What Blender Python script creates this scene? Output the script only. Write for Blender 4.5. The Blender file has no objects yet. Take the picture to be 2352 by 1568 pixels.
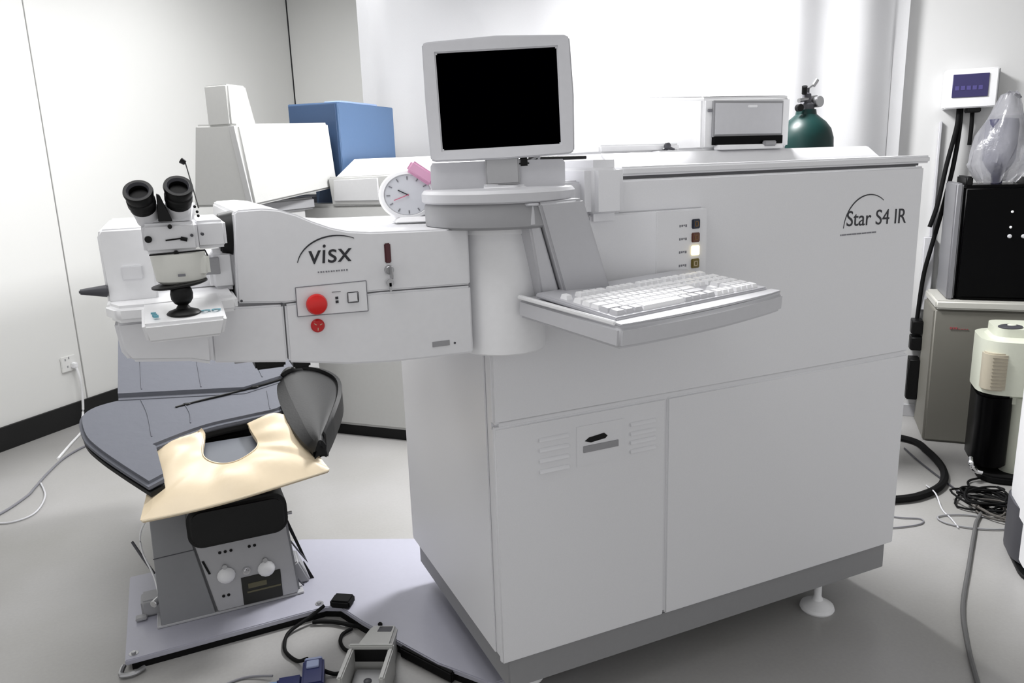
import bpy, bmesh, math, random
from mathutils import Vector, Matrix
random.seed(7)
SC = bpy.context.scene
COL = SC.collection
V = Vector
PI = math.pi

# ------------------------------------------------------------------ camera
cd = bpy.data.cameras.new('camera'); cam = bpy.data.objects.new('camera', cd); COL.objects.link(cam)
cd.sensor_width = 36; cd.lens = 27.107; cd.clip_start = .02
# orthonormal basis from the calibrated directions
zx = V((-0.396, -0.890, 0.225)).normalized()
CAMERA_UP = V((0.122, 0.192, 0.974))
xr = CAMERA_UP.cross(zx).normalized(); yu = zx.cross(xr)
cam.matrix_world = Matrix(((xr.x, yu.x, zx.x, 0), (xr.y, yu.y, zx.y, 0), (xr.z, yu.z, zx.z, 1.48), (0, 0, 0, 1)))
SC.camera = cam

# ------------------------------------------------------------------ light, world, exposure
SC.view_settings.view_transform = 'Standard'
SC.view_settings.look = 'None'
SC.view_settings.gamma = 1
SC.view_settings.use_curve_mapping = False
SC.view_settings.exposure = 0.05
w = bpy.data.worlds.new('world'); SC.world = w; w.use_nodes = True
w.node_tree.nodes['Background'].inputs[0].default_value = (1, 1, 1, 1)
w.node_tree.nodes['Background'].inputs[1].default_value = 0.68

def area(name, loc, target, sx, sy, power, color=(1, 1, 1)):
    l = bpy.data.lights.new(name, 'AREA'); l.shape = 'RECTANGLE'; l.size = sx; l.size_y = sy
    l.energy = power; l.color = color
    o = bpy.data.objects.new(name, l); COL.objects.link(o); o.location = loc
    o.rotation_euler = (V(target) - V(loc)).to_track_quat('-Z', 'Y').to_euler()
    return o
area('ceiling_light_over_console', (2.0, 3.0, 2.8), (1.9, 2.7, 0), .6, .45, 115)
area('ceiling_light_by_curtain', (.2, 3.9, 2.85), (.1, 3.9, 0), 1.4, 1.0, 42)
area('corner_wall_fill', (.9, 5.2, 2.95), (.9, 5.25, 0), 1.3, .7, 17)  # added fill, no lamp seen here: brightens the left wall and the corner
area('ceiling_light_near_camera', (-.1, 1.5, 2.85), (-.1, 1.7, 0), 1.2, 1.2, 20)

# ------------------------------------------------------------------ helpers
def lin(c):
    return tuple((x/12.92 if x <= .04045 else ((x+.055)/1.055)**2.4) for x in c)
def M(name, rgb, rough=.45, metal=0., bump=0., scale=60., var=.03, trans=0., emit=0., alpha=1., spec=.5):
    m = bpy.data.materials.new(name); m.use_nodes = True
    nt = m.node_tree; b = nt.nodes['Principled BSDF']
    c = lin([x/255 for x in rgb])
    tc = nt.nodes.new('ShaderNodeTexCoord'); nz = nt.nodes.new('ShaderNodeTexNoise')
    nz.inputs['Scale'].default_value = scale; nz.inputs['Detail'].default_value = 3
    nt.links.new(tc.outputs['Object'], nz.inputs['Vector'])
    mx = nt.nodes.new('ShaderNodeMix'); mx.data_type = 'RGBA'
    mx.inputs['A'].default_value = (*[x*(1-var) for x in c], 1); mx.inputs['B'].default_value = (*[min(1, x*(1+var)) for x in c], 1)
    nt.links.new(nz.outputs['Fac'], mx.inputs['Factor']); nt.links.new(mx.outputs['Result'], b.inputs['Base Color'])
    b.inputs['Roughness'].default_value = rough; b.inputs['Metallic'].default_value = metal
    b.inputs['Specular IOR Level'].default_value = spec
    if bump:
        bp = nt.nodes.new('ShaderNodeBump'); bp.inputs['Strength'].default_value = bump; bp.inputs['Distance'].default_value = .004
        nt.links.new(nz.outputs['Fac'], bp.inputs['Height']); nt.links.new(bp.outputs['Normal'], b.inputs['Normal'])
    if trans: b.inputs['Transmission Weight'].default_value = trans
    if alpha < 1: b.inputs['Alpha'].default_value = alpha
    if emit:
        b.inputs['Emission Color'].default_value = (*c, 1); b.inputs['Emission Strength'].default_value = emit
    return m

WHITE = M('white_enamel', (226, 226, 229), .38, bump=.04, scale=400)
BOOMW = M('boom_white', (226, 226, 229), .35)
HWHITE = M('bright_white_plastic', (238, 238, 240), .4)
GREYP = M('light_grey_plastic', (196, 196, 200), .45)
ARMG = M('arm_grey_paint', (182, 182, 186), .4)
MIDG = M('mid_grey_plastic', (150, 150, 153), .45)
PLINTH = M('plinth_grey', (142, 142, 144), .5)
DARKG = M('dark_grey_plastic', (66, 66, 72), .5)
BLACK = M('black_plastic', (7, 7, 8), .42, spec=.25)
GLOSSB = M('glossy_black', (2, 2, 3), .3, spec=.08)
SCREEN = M('screen_black', (0, 0, 1), .5, spec=.0)
RUBBER = M('black_rubber', (9, 9, 10), .75, spec=.2)
METAL = M('brushed_metal', (170, 170, 172), .3, metal=.9)
CHROME = M('chrome', (220, 220, 222), .12, metal=1)
GAP = M('seam_shadow_gap', (95, 95, 98), .8)
KEYW = M('key_white', (240, 240, 242), .45)
KEYG = M('key_grey', (196, 196, 200), .5)
KEYBODY = M('keyboard_body', (190, 190, 195), .5)
RED = M('red_button', (215, 22, 20), .3, spec=.5)
RED2 = M('red_button_dark', (190, 18, 22), .4)
MAROON = M('maroon_lens', (70, 6, 18), .25)
INK = M('printed_ink', (38, 38, 44), .6)
INKL = M('printed_ink_light', (120, 120, 126), .6)
LBLUE = M('icon_blue', (96, 160, 176), .5)
PURPLE = M('led_purple', (120, 112, 168), .4)
CLOTH = M('grey_blue_cover', (93, 95, 103), .8, bump=.25, scale=30)
CLOTH2 = M('grey_headrest_vinyl', (88, 92, 100), .5)
VINYL = M('black_vinyl', (12, 12, 13), .48, spec=.35, bump=.08, scale=150)
BEIGE = M('beige_pillow_vinyl', (203, 187, 160), .38, bump=.15, scale=18, var=.05)
BEIGE2 = M('beige_piping', (222, 208, 182), .4)
PAINTG = M('grey_paint', (132, 133, 136), .45)
PAINTG2 = M('panel_light_grey', (172, 172, 175), .4)
LAV = M('lavender_grey_plate', (166, 166, 178), .32)
BLUE = M('blue_paint', (70, 95, 128), .5)
BLUED = M('blue_paint_shaded', (40, 62, 92), .5)  # shaded copy of the blue paint
MACH = M('cream_white_machine', (184, 184, 182), .5)
MACHG = M('grey_machine', (180, 180, 180), .5)
CREAM = M('cream_plastic', (210, 213, 198), .45)
PEACH = M('peach_grille', (186, 178, 160), .5)
DISPG = M('dispenser_grey', (116, 114, 107), .5, var=.05, scale=6)
DISPT = M('dispenser_top', (188, 187, 181), .45)
GREENB = M('dark_green_paint', (3, 40, 38), .4, spec=.3)
PINK = M('pink_plastic', (214, 160, 190), .5)
DIAL = M('clock_dial', (206, 208, 214), .45)
WALLM = M('wall_paint', (226, 226, 224), .7, bump=.02, scale=200, var=.012)
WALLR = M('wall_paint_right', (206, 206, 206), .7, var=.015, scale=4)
BASEB = M('baseboard_black', (10, 10, 11), .6)
CURT = M('curtain_cloth', (226, 226, 228), .85, bump=.05, scale=300)
NAVY = M('navy_plastic', (28, 36, 88), .4)
LABELB = M('black_label', (22, 22, 16), .5)
BAG = M('plastic_bag', (205, 205, 212), .2, trans=.6, alpha=.65, bump=.8, scale=28, spec=.6)
JUG = M('water_jug', (84, 84, 112), .2, trans=.5)
AMBER = M('amber_lamp_lit', (255, 236, 170), .4, emit=2.2)
AMBERD = M('amber_lamp_dim', (120, 84, 30), .4)
BROWND = M('brown_lamp_dim', (98, 58, 44), .4)
BLUEL = M('blue_black_lamp', (30, 36, 54), .4)
OLIVE = M('olive_lamp_dim', (108, 94, 34), .4)

def floor_mat():
    m = bpy.data.materials.new('vinyl_floor'); m.use_nodes = True; nt = m.node_tree; b = nt.nodes['Principled BSDF']
    tc = nt.nodes.new('ShaderNodeTexCoord')
    n1 = nt.nodes.new('ShaderNodeTexNoise'); n1.inputs['Scale'].default_value = 1.3; n1.inputs['Detail'].default_value = 5
    n2 = nt.nodes.new('ShaderNodeTexNoise'); n2.inputs['Scale'].default_value = 90; n2.inputs['Detail'].default_value = 2
    for n in (n1, n2): nt.links.new(tc.outputs['Object'], n.inputs['Vector'])
    r = nt.nodes.new('ShaderNodeValToRGB'); r.color_ramp.elements[0].position = .35; r.color_ramp.elements[1].position = .7
    r.color_ramp.elements[0].color = (*lin((.615, .61, .60)), 1); r.color_ramp.elements[1].color = (*lin((.66, .655, .655)), 1)
    nt.links.new(n1.outputs['Fac'], r.inputs['Fac'])
    mx = nt.nodes.new('ShaderNodeMix'); mx.data_type = 'RGBA'; mx.blend_type = 'MULTIPLY'; mx.inputs['Factor'].default_value = .12
    nt.links.new(r.outputs['Color'], mx.inputs['A']); nt.links.new(n2.outputs['Fac'], mx.inputs['B'])
    nt.links.new(mx.outputs['Result'], b.inputs['Base Color'])
    b.inputs['Roughness'].default_value = .28; b.inputs['Specular IOR Level'].default_value = .4
    return m
FLOOR = floor_mat()

def tag(o, label=None, cat=None, group=None, kind=None):
    if label: o['label'] = label
    if cat: o['category'] = cat
    if group: o['group'] = group
    if kind: o['kind'] = kind
    return o
def thing(name, label, cat, loc=(0, 0, 0), rotz=0., group=None):
    o = bpy.data.objects.new(name, None); COL.objects.link(o); o.empty_display_size = .05
    o.location = loc; o.rotation_euler = (0, 0, rotz)
    return tag(o, label, cat, group)
def wm(o):
    m = Matrix.Translation(o.location) @ o.rotation_euler.to_matrix().to_4x4()
    return (wm(o.parent) @ m) if o.parent else m
def obj(name, bm, mat, parent=None, label=None, smooth=True, loc=None):
    """bm is in world coordinates; stored relative to the parent (or to loc)"""
    if parent is not None: bm.transform(wm(parent).inverted())
    elif loc is not None: bm.transform(Matrix.Translation(-V(loc)))
    bmesh.ops.recalc_face_normals(bm, faces=bm.faces)
    for f in bm.faces: f.smooth = smooth
    for e in bm.edges:
        if len(e.link_faces) == 2 and e.calc_face_angle(0) > .7: e.smooth = False
    me = bpy.data.meshes.new(name); bm.to_mesh(me); bm.free()
    me.materials.append(mat)
    o = bpy.data.objects.new(name, me); COL.objects.link(o)
    if parent is not None: o.parent = parent
    elif loc is not None: o.location = loc
    if label: o['label'] = label
    return o
def B(): return bmesh.new()
def bevel(bm, geom_edges, r, seg=3):
    if r > 0 and geom_edges: bmesh.ops.bevel(bm, geom=geom_edges, offset=r, segments=seg, affect='EDGES', clamp_overlap=True)
def merge(bm, tmp, mat=None):
    if mat is not None: tmp.transform(mat)
    me = bpy.data.meshes.new('t'); tmp.to_mesh(me); tmp.free(); bm.from_mesh(me); bpy.data.meshes.remove(me)
    return bm
def box(bm, x0, x1, y0, y1, z0, z1, r=0., seg=3, mat=None):
    t = bmesh.new()
    bmesh.ops.create_cube(t, size=1)
    t.transform(Matrix.Translation(((x0+x1)/2, (y0+y1)/2, (z0+z1)/2)) @ Matrix.Diagonal((abs(x1-x0), abs(y1-y0), abs(z1-z0), 1)))
    bevel(t, t.edges[:], r, seg)
    return merge(bm, t, mat)
def hexa(bm, pts, r=0., seg=3):
    """8 points: bottom 4 then top 4, same order"""
    t = bmesh.new(); v = [t.verts.new(p) for p in pts]
    for f in ((0, 1, 2, 3), (4, 5, 6, 7), (0, 1, 5, 4), (1, 2, 6, 5), (2, 3, 7, 6), (3, 0, 4, 7)):
        t.faces.new([v[i] for i in f])
    bmesh.ops.recalc_face_normals(t, faces=t.faces)
    bevel(t, t.edges[:], r, seg)
    return merge(bm, t)
def prism(bm, poly, d0, d1, axis='y', r=0., seg=3, mat=None):
    """poly: list of 2D points; axis: extrusion direction ('y': (x,z), 'z': (x,y), 'x': (y,z))"""
    t = bmesh.new()
    def P(a, b, d): return {'y': (a, d, b), 'z': (a, b, d), 'x': (d, a, b)}[axis]
    f = t.faces.new([t.verts.new(P(a, b, d0)) for a, b in poly])
    g = t.faces.new([t.verts.new(P(a, b, d1)) for a, b in poly])
    n = len(poly); A = list(f.verts); C = list(g.verts)
    for i in range(n): t.faces.new((A[i], A[(i+1) % n], C[(i+1) % n], C[i]))
    bmesh.ops.recalc_face_normals(t, faces=t.faces)
    if r:
        es = [e for e in t.edges if e.calc_face_angle(0) > .6]
        bevel(t, es, r, seg)
    return merge(bm, t, mat)
def frame_to(p, q):
    d = V(q) - V(p); L = d.length
    return Matrix.Translation(p) @ d.to_track_quat('Z', 'Y').to_matrix().to_4x4(), L
def cyl(bm, p, q, r0, r1=None, n=24, r=0.):
    r1 = r0 if r1 is None else r1
    m, L = frame_to(p, q); t = bmesh.new()
    bmesh.ops.create_cone(t, cap_ends=True, segments=n, radius1=r0, radius2=r1, depth=L)
    t.transform(Matrix.Translation((0, 0, L/2)))
    if r: bevel(t, [e for e in t.edges if e.calc_face_angle(0) > 1.0], r, 3)
    return merge(bm, t, m)
def lathe(bm, prof, mat=None, n=32, a0=0., a1=2*PI):
    """prof: list of (r,z)"""
    t = bmesh.new(); full = abs(a1-a0-2*PI) < 1e-6; k = n if full else n+1
    rings = []
    for i in range(k):
        a = a0+(a1-a0)*i/n
        rings.append([t.verts.new((r*math.cos(a), r*math.sin(a), z)) for r, z in prof])
    for i in range(n):
        A = rings[i]; C = rings[(i+1) % k]
        for j in range(len(prof)-1): t.faces.new((A[j], C[j], C[j+1], A[j+1]))
    bmesh.ops.remove_doubles(t, verts=t.verts, dist=1e-6)
    return merge(bm, t, mat)
def ball(bm, c, rx, ry=None, rz=None, n=16):
    t = bmesh.new(); bmesh.ops.create_uvsphere(t, u_segments=n, v_segments=n//2+2, radius=1)
    return merge(bm, t, Matrix.Translation(c) @ Matrix.Diagonal((rx, ry or rx, rz or rx, 1)))
def crom(pts, k=8, closed=False):
    pts = [V(p) for p in pts]; out = []; n = len(pts)
    for i in range(n-1):
        p0 = pts[max(i-1, 0)]; p1 = pts[i]; p2 = pts[i+1]; p3 = pts[min(i+2, n-1)]
        for j in range(k):
            t = j/k
            out.append(.5*((2*p1)+(-p0+p2)*t+(2*p0-5*p1+4*p2-p3)*t*t+(-p0+3*p1-3*p2+p3)*t**3))
    out.append(pts[-1]); return out
def tube(bm, pts, r, n=8, k=8, smooth=True):
    P = crom(pts, k) if smooth and len(pts) > 2 else [V(p) for p in pts]
    t = bmesh.new(); rings = []; up = V((0, 0, 1))
    for i, p in enumerate(P):
        d = (P[min(i+1, len(P)-1)]-P[max(i-1, 0)]).normalized()
        s = d.cross(up if abs(d.z) < .95 else V((1, 0, 0))).normalized(); u = s.cross(d)
        rings.append([t.verts.new(p+(s*math.cos(2*PI*j/n)+u*math.sin(2*PI*j/n))*r) for j in range(n)])
    for A, C in zip(rings, rings[1:]):
        for j in range(n): t.faces.new((A[j], A[(j+1) % n], C[(j+1) % n], C[j]))
    t.faces.new(rings[0]); t.faces.new(rings[-1])
    return merge(bm, t)
def loft(bm, curves, thick=0., updir=V((0, 0, 1))):
    """surface through equally long point lists, with a lower skin"""
    t = bmesh.new()
    rows = [[t.verts.new(p) for p in c] for c in curves]
    low = [[t.verts.new(V(p)-updir*thick) for p in c] for c in curves] if thick else None
    def skin(R):
        for A, C in zip(R, R[1:]):
            for j in range(len(A)-1): t.faces.new((A[j], A[j+1], C[j+1], C[j]))
    skin(rows)
    if low:
        skin(low)
        rim = rows[0]+[r[-1] for r in rows[1:]]+rows[-1][-2::-1]+[r[0] for r in rows[-2:0:-1]]
        rl = low[0]+[r[-1] for r in low[1:]]+low[-1][-2::-1]+[r[0] for r in low[-2:0:-1]]
        for i in range(len(rim)): t.faces.new((rim[i], rim[(i+1) % len(rim)], rl[(i+1) % len(rim)], rl[i]))
    return merge(bm, t)
def text(name, body, size, mat, parent, origin, xdir, ydir, depth=.0006, shear=0., sx=1., label=None, align='LEFT'):
    """one flat printed letter per object"""
    def mesh_of(b):
        cu = bpy.data.curves.new(name, 'FONT'); cu.body = b; cu.size = size; cu.extrude = depth; cu.shear = shear
        o = bpy.data.objects.new(name+'_tmp', cu); COL.objects.link(o)
        me = bpy.data.meshes.new_from_object(o.evaluated_get(bpy.context.evaluated_depsgraph_get()))
        bpy.data.objects.remove(o); bpy.data.curves.remove(cu); return me
    x = V(xdir).normalized(); y = V(ydir).normalized(); z = x.cross(y)
    m = Matrix(((x.x*sx, y.x, z.x, origin[0]), (x.y*sx, y.y, z.y, origin[1]), (x.z*sx, y.z, z.z, origin[2]), (0, 0, 0, 1)))
    for k, chr_ in enumerate(body):
        if chr_ == ' ': continue
        pre = mesh_of(body[:k+1]); me = mesh_of(chr_)
        dx = max(v.co.x for v in pre.vertices)-max(v.co.x for v in me.vertices)
        bm = bmesh.new(); bm.from_mesh(me); bpy.data.meshes.remove(me); bpy.data.meshes.remove(pre)
        bm.transform(Matrix.Translation((dx, 0, 0))); bm.transform(m)
        obj(name, bm, mat, parent, label, smooth=False)
def arc_strip(bm, c, rx, rz, a0, a1, y, w0, w1, n=20):
    """thin printed arc in the XZ plane at depth y, width tapering w0->w1->w0"""
    outer = []; inner = []
    for i in range(n+1):
        a = a0+(a1-a0)*i/n; w_ = (w0+(w1-w0)*math.sin(PI*i/n))/2
        outer.append((c[0]+(rx+w_)*math.cos(a), c[1]+(rz+w_)*math.sin(a))); inner.append((c[0]+(rx-w_)*math.cos(a), c[1]+(rz-w_)*math.sin(a)))
    for i in range(n):
        prism(bm, [outer[i], outer[i+1], inner[i+1], inner[i]], y-.0006, y+.0006)
    return bm
# room frame: a runs along the left wall away from the camera, b across to the right
S2 = math.sqrt(.5)
ROOM = Matrix.Rotation(PI/4, 4, 'Z')          # local x -> a, local y -> -b
def rp(a, b, z=0.): return V((S2*(a+b), S2*(a-b), z))
def rbox(bm, a0, a1, b0, b1, z0, z1, r=0., seg=3): return box(bm, a0, a1, -b1, -b0, z0, z1, r, seg, ROOM)
def rprism_a(bm, poly_bz, a0, a1, r=0.): return prism(bm, [(-b, z) for b, z in poly_bz], a0, a1, 'x', r, 3, ROOM)
def rprism_b(bm, poly_az, b0, b1, r=0.): return prism(bm, poly_az, -b0, -b1, 'y', r, 3, ROOM)

# ================================================================== room shell
struct = lambda name, bm, m, parent=None: (lambda o: (tag(o, kind='structure') if parent is None else o))(obj(name, bm, m, parent))
bm = B(); rbox(bm, -1.6, 6.0, -4.3, 3.0, -.1, 0); struct('floor', bm, FLOOR)
bm = B(); rbox(bm, -1.6, 6.0, -4.3, 3.0, 3.0, 3.1); struct('ceiling', bm, WALLM)
bm = B(); rbox(bm, -1.6, 5.98, -4.30, -4.175, 0, 3.0); wl = struct('wall_left', bm, GAP)
for a0, a1 in ((-1.6, .55), (.556, 3.377), (3.385, 5.82)):
    bm = B(); rbox(bm, a0, a1, -4.176, -4.16, 0, 3.0, .002, 1); obj('panel', bm, WALLM, wl)
bm = B(); rbox(bm, 5.826, 5.95, -4.152, -2.35, 0, 3.0); struct('wall_back', bm, WALLM)
bm = B(); rbox(bm, 4.72, 5.9, -2.35, 3.0, 0, 3.0); struct('wall_right', bm, WALLR)
bm = B(); rbox(bm, -1.6, 5.82, -4.16, -4.145, 0, .135, .002, 1); struct('baseboard_left', bm, BASEB)
bm = B(); rbox(bm, 4.705, 4.72, .3, 3.0, 0, .07, .002, 1); struct('baseboard_right', bm, PAINTG2)

# ================================================================== curtain
bm = B(); t = bmesh.new(); NU = 260; NV = 10
def curt(u, v):
    b = -2.765+u*3.215
    amp = .012+.040*max(0, (u-.45)/.55)+.012*max(0, 1-u*8)
    fold = math.sin(u*58+1.2*math.sin(u*9)+.35*v*math.sin(u*21))*amp*(.55+.45*v)
    sweep = .02*math.sin(u*7+2.2*v)
    return rp(4.6+fold+sweep, b-.012*math.sin(v*3)*(u > .98), .04+v*2.9)
rows = [[t.verts.new(curt(i/NU, j/NV)) for i in range(NU+1)] for j in range(NV+1)]
for A, C in zip(rows, rows[1:]):
    for i in range(NU): t.faces.new((A[i], A[i+1], C[i+1], C[i]))
bmesh.ops.solidify(t, geom=t.faces[:], thickness=.004)
merge(bm, t)
o = obj('curtain', bm, CURT, loc=rp(4.6, -1.1, 0)); tag(o, 'long plain white fabric curtain hanging across the back of the room', 'curtain')

# ================================================================== laser console (big white cabinet with boom)
YF = 1.629
L = thing('laser_console', 'large white eye surgery laser cabinet with boom arm and tray', 'medical machine', (1.38, 2.04, 0))
bm = B(); box(bm, .671, 2.083, YF+.006, 2.43, .21, 1.435, .014); cab = obj('cabinet_body', bm, WHITE, L)
bm = B(); box(bm, .690, 2.065, YF+.014, 2.41, .121, .212, .004); obj('plinth', bm, PLINTH, L, 'grey recessed plinth')
bm = B(); box(bm, .668, 2.084, YF, YF+.02, .867, 1.432, .006); obj('upper_panel', bm, WHITE, L)
bm = B(); box(bm, .668, 1.1685, YF, YF+.02, .213, .859, .005); door1 = obj('door', bm, WHITE, L)
bm = B(); box(bm, 1.1735, 2.084, YF, YF+.02, .213, .859, .005); obj('door', bm, WHITE, L)
bm = B(); box(bm, .667, .672, YF+.045, 2.40, .222, 1.42, .002, 2); obj('end_panel', bm, WHITE, L)
bm = B(); box(bm, 1.030, 2.110, YF+.002, 2.44, 1.4405, 1.463, .006); obj('top_slab', bm, WHITE, L)
bm = B(); box(bm, 1.033, 2.07, YF+.012, 2.42, 1.434, 1.4415); obj('top_gap', bm, GAP, L)
bm = B(); hexa(bm, [(1.10, 1.80, 1.46), (2.10, 1.80, 1.46), (2.10, 2.43, 1.46), (1.10, 2.43, 1.46),
                    (1.10, 1.845, 1.497), (2.09, 1.845, 1.497), (2.09, 2.43, 1.497), (1.10, 2.43, 1.497)], .004); obj('top_deck', bm, WHITE, L)
# feet
for x, y in ((1.837, 1.70), (.80, 1.78), (1.95, 2.3), (.80, 2.3)):
    zf = .0405 if x < 1 else 0.
    bm = B(); lathe(bm, [(0, zf), (.052, zf), (.055, zf+.006), (.052, zf+.016), (.03, zf+.030), (.018, zf+.036), (.012, zf+.05), (.012, .125), (0, .125)], Matrix.Translation((x, y, .0)))
    obj('foot', bm, HWHITE, L)
# vents, latch
for xs, zs, w_ in (((.788, .872), (.808, .781, .753, .724), 0), ((1.055, 1.135), (.803, .777, .753, .728), 0)):
    for z in zs:
        bm = B(); prism(bm, [(0, 0), (-.006, .001), (-.0045, .007), (0, .011)], xs[0], xs[1], 'x', .0008, 2, Matrix.Translation((0, YF, z-.005)) @ Matrix.Identity(4))
        obj('vent_louver', bm, WHITE, door1)
bm = B(); box(bm, .893, 1.036, YF-.002, YF+.004, .715, .826, .0018, 2); obj('latch_plate', bm, WHITE, door1)
bm = B(); prism(bm, [(.918, .783), (.930, .791), (.975, .796), (.985, .787), (.978, .781), (.935, .777)], YF-.004, YF-.001, 'y', .0005, 1); obj('latch_slot', bm, BLACK, door1)
bm = B(); box(bm, .913, 1.018, YF-.0045, YF-.001, .752, .770, .001, 1); obj('name_plate', bm, MIDG, door1)
# light box with indicator buttons
bm = B(); prism(bm, [(.93, YF+.01), (.93, 1.618), (1.04, 1.616), (1.085, 1.609), (1.112, 1.598), (1.116, 1.600), (1.268, 1.600), (1.275, YF+.01)], 1.10, 1.3525, 'z', .003, 2); cp = obj('control_panel', bm, WHITE, L)
for z, m_, lab in ((1.316, BLUEL, 'dark blue indicator'), (1.282, BROWND, 'brown indicator'), (1.249, AMBER, 'lit yellow indicator'), (1.216, OLIVE, 'olive indicator')):
    bm = B(); box(bm, 1.2185, 1.2425, 1.5955, 1.602, z-.012, z+.012, .002, 2); ib = obj('indicator', bm, m_, cp, lab)
    if m_ is not AMBER:
        bm = B()
        for s in (-1, 1):
            box(bm, 1.2305+s*.0045-.0009, 1.2305+s*.0045+.0009, 1.5948, 1.5957, z-.0055, z+.0055)
            box(bm, 1.226, 1.235, 1.5948, 1.5957, z+s*.0055-.0009, z+s*.0055+.0009)
        obj('indicator_icon', bm, AMBERD if m_ is not OLIVE else BEIGE, cp)
for z in (1.313, 1.280, 1.247, 1.213):
    bm = B()
    for k, dx in enumerate((0, .006, .0125, .018)):
        box(bm, 1.181+dx, 1.1845+dx+.001*(k % 2), 1.5993, 1.6003, z-.003+.001*(k % 3), z+.003)
    obj('indicator_print', bm, INKL, cp)
# stepped seam left of the light box
bm = B(); box(bm, 1.022, 1.268, YF-.0008, YF+.002, 1.3535, 1.3555); obj('seam', bm, GREYP, L)
# logo on the right of the console
text('letter', 'Star S4 IR', .062, INK, L, (1.779, YF-.0004, 1.2735), (1, 0, -.018), (0, 0, 1), sx=.98)
bm = B(); arc_strip(bm, (1.866, 1.262), .096, .097, PI*.98, PI*.30, YF-.0005, .0015, .0035); obj('logo_arc', bm, INK, L)
bm = B()
for i in range(22): box(bm, 1.760+i*.0065, 1.764+i*.0065+.001*(i % 3), YF-.001, YF, 1.2475, 1.2515)
obj('small_print', bm, INKL, L)
# tower behind the turntable
bm = B(); box(bm, .915, 1.021, 1.585, 2.10, 1.338, 1.481, .024, 5); obj('tower_cover', bm, WHITE, L)
bm = B(); box(bm, .70, .93, 1.76, 2.12, 1.05, 1.478, .02, 4); obj('tower_cover', bm, WHITE, L)
# column
CX, CY = .708, 1.640
bm = B(); lathe(bm, [(0, 1.056), (.096, 1.056), (.100, 1.060), (.100, 1.326), (.098, 1.330), (0, 1.330)], Matrix.Translation((CX, CY, 0)), 48); obj('column', bm, HWHITE, L)
bm = B(); lathe(bm, [(0, 1.329), (.104, 1.329), (.107, 1.333), (.107, 1.341), (.103, 1.345), (0, 1.345)], Matrix.Translation((CX, CY, 0)), 48); obj('column_collar', bm, HWHITE, L)
bm = B(); lathe(bm, [(0, 1.344), (.158, 1.344), (.168, 1.350), (.169, 1.392), (.164, 1.399), (0, 1.399)], Matrix.Translation((CX, CY, 0)), 64); obj('turntable_drum', bm, MIDG, L, 'grey turntable drum')
bm = B(); lathe(bm, [(0, 1.3985), (.170, 1.3985), (.174, 1.402), (.174, 1.419), (.168, 1.426), (0, 1.427)], Matrix.Translation((CX, CY, 0)), 64); obj('turntable_top', bm, GREYP, L)
bm = B(); lathe(bm, [(0, 1.425), (.152, 1.425), (.154, 1.430), (.154, 1.478), (.149, 1.486), (0, 1.487)], Matrix.Translation((CX+.008, CY+.015, 0)) @ Matrix.Rotation(math.radians(-21), 4, 'Z'), 40, 0.02, PI-.02)
bmesh.ops.holes_fill(bm, edges=[e for e in bm.edges if e.is_boundary]); obj('turntable_hood', bm, GREYP, L)
# keyboard arm and tray
bm = B(); hexa(bm, [(.805, 1.495, 1.165), (.925, 1.495, 1.17), (.925, 1.575, 1.17), (.805, 1.575, 1.165),
                    (.722, 1.462, 1.398), (.835, 1.470, 1.402), (.825, 1.60, 1.402), (.722, 1.60, 1.398)], .006); arm = obj('keyboard_arm', bm, ARMG, L, 'grey flat arm carrying the keyboard tray')
bm = B(); hexa(bm, [(.755, 1.515, 1.165), (.800, 1.508, 1.165), (.800, 1.575, 1.165), (.755, 1.575, 1.165),
                    (.700, 1.480, 1.396), (.718, 1.474, 1.396), (.718, 1.60, 1.396), (.700, 1.60, 1.396)], .004); obj('arm_side_cover', bm, GREYP, arm)
bm = B(); cyl(bm, (.712, 1.484, 1.350), (.712, 1.484, 1.394), .013, .013, 20, .003); cyl(bm, (.712, 1.480, 1.392), (.712, 1.480, 1.3975), .019, .019, 24, .002); obj('pivot_pin', bm, GREYP, arm)
P0 = V((.769, 1.223, 1.131)); TY = math.radians(13.45)
TR = Matrix.Translation(P0) @ Matrix.Rotation(TY, 4, 'Z') @ Matrix.Rotation(math.radians(3.9), 4, 'X')
tw = .537
poly = [(0, .002)]+[(tw*i/10, -.016*math.sin(PI*i/10)-.0) for i in range(1, 10)]+[(tw, .002), (tw-.002, .20), (tw-.03, .315), (0, .315)]
bm = B(); prism(bm, poly, -.006, .038, 'z', .007, 3, TR); tray = obj('keyboard_tray', bm, GREYP, L)
bm = B(); prism(bm, [(.004, .004)]+[(tw*i/10, -.010*math.sin(PI*i/10)+.002) for i in range(1, 10)]+[(tw-.004, .006), (tw-.006, .034), (.006, .034)], .0375, .043, 'z', .003, 2, TR); obj('palm_rest', bm, GREYP, tray)
bm = B(); prism(bm, [(0.002, .02), (.010, .02), (.004, .31), (-.006, .31)], .0375, .0465, 'z', .002, 2, TR); obj('tray_rail', bm, HWHITE, tray)

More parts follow.
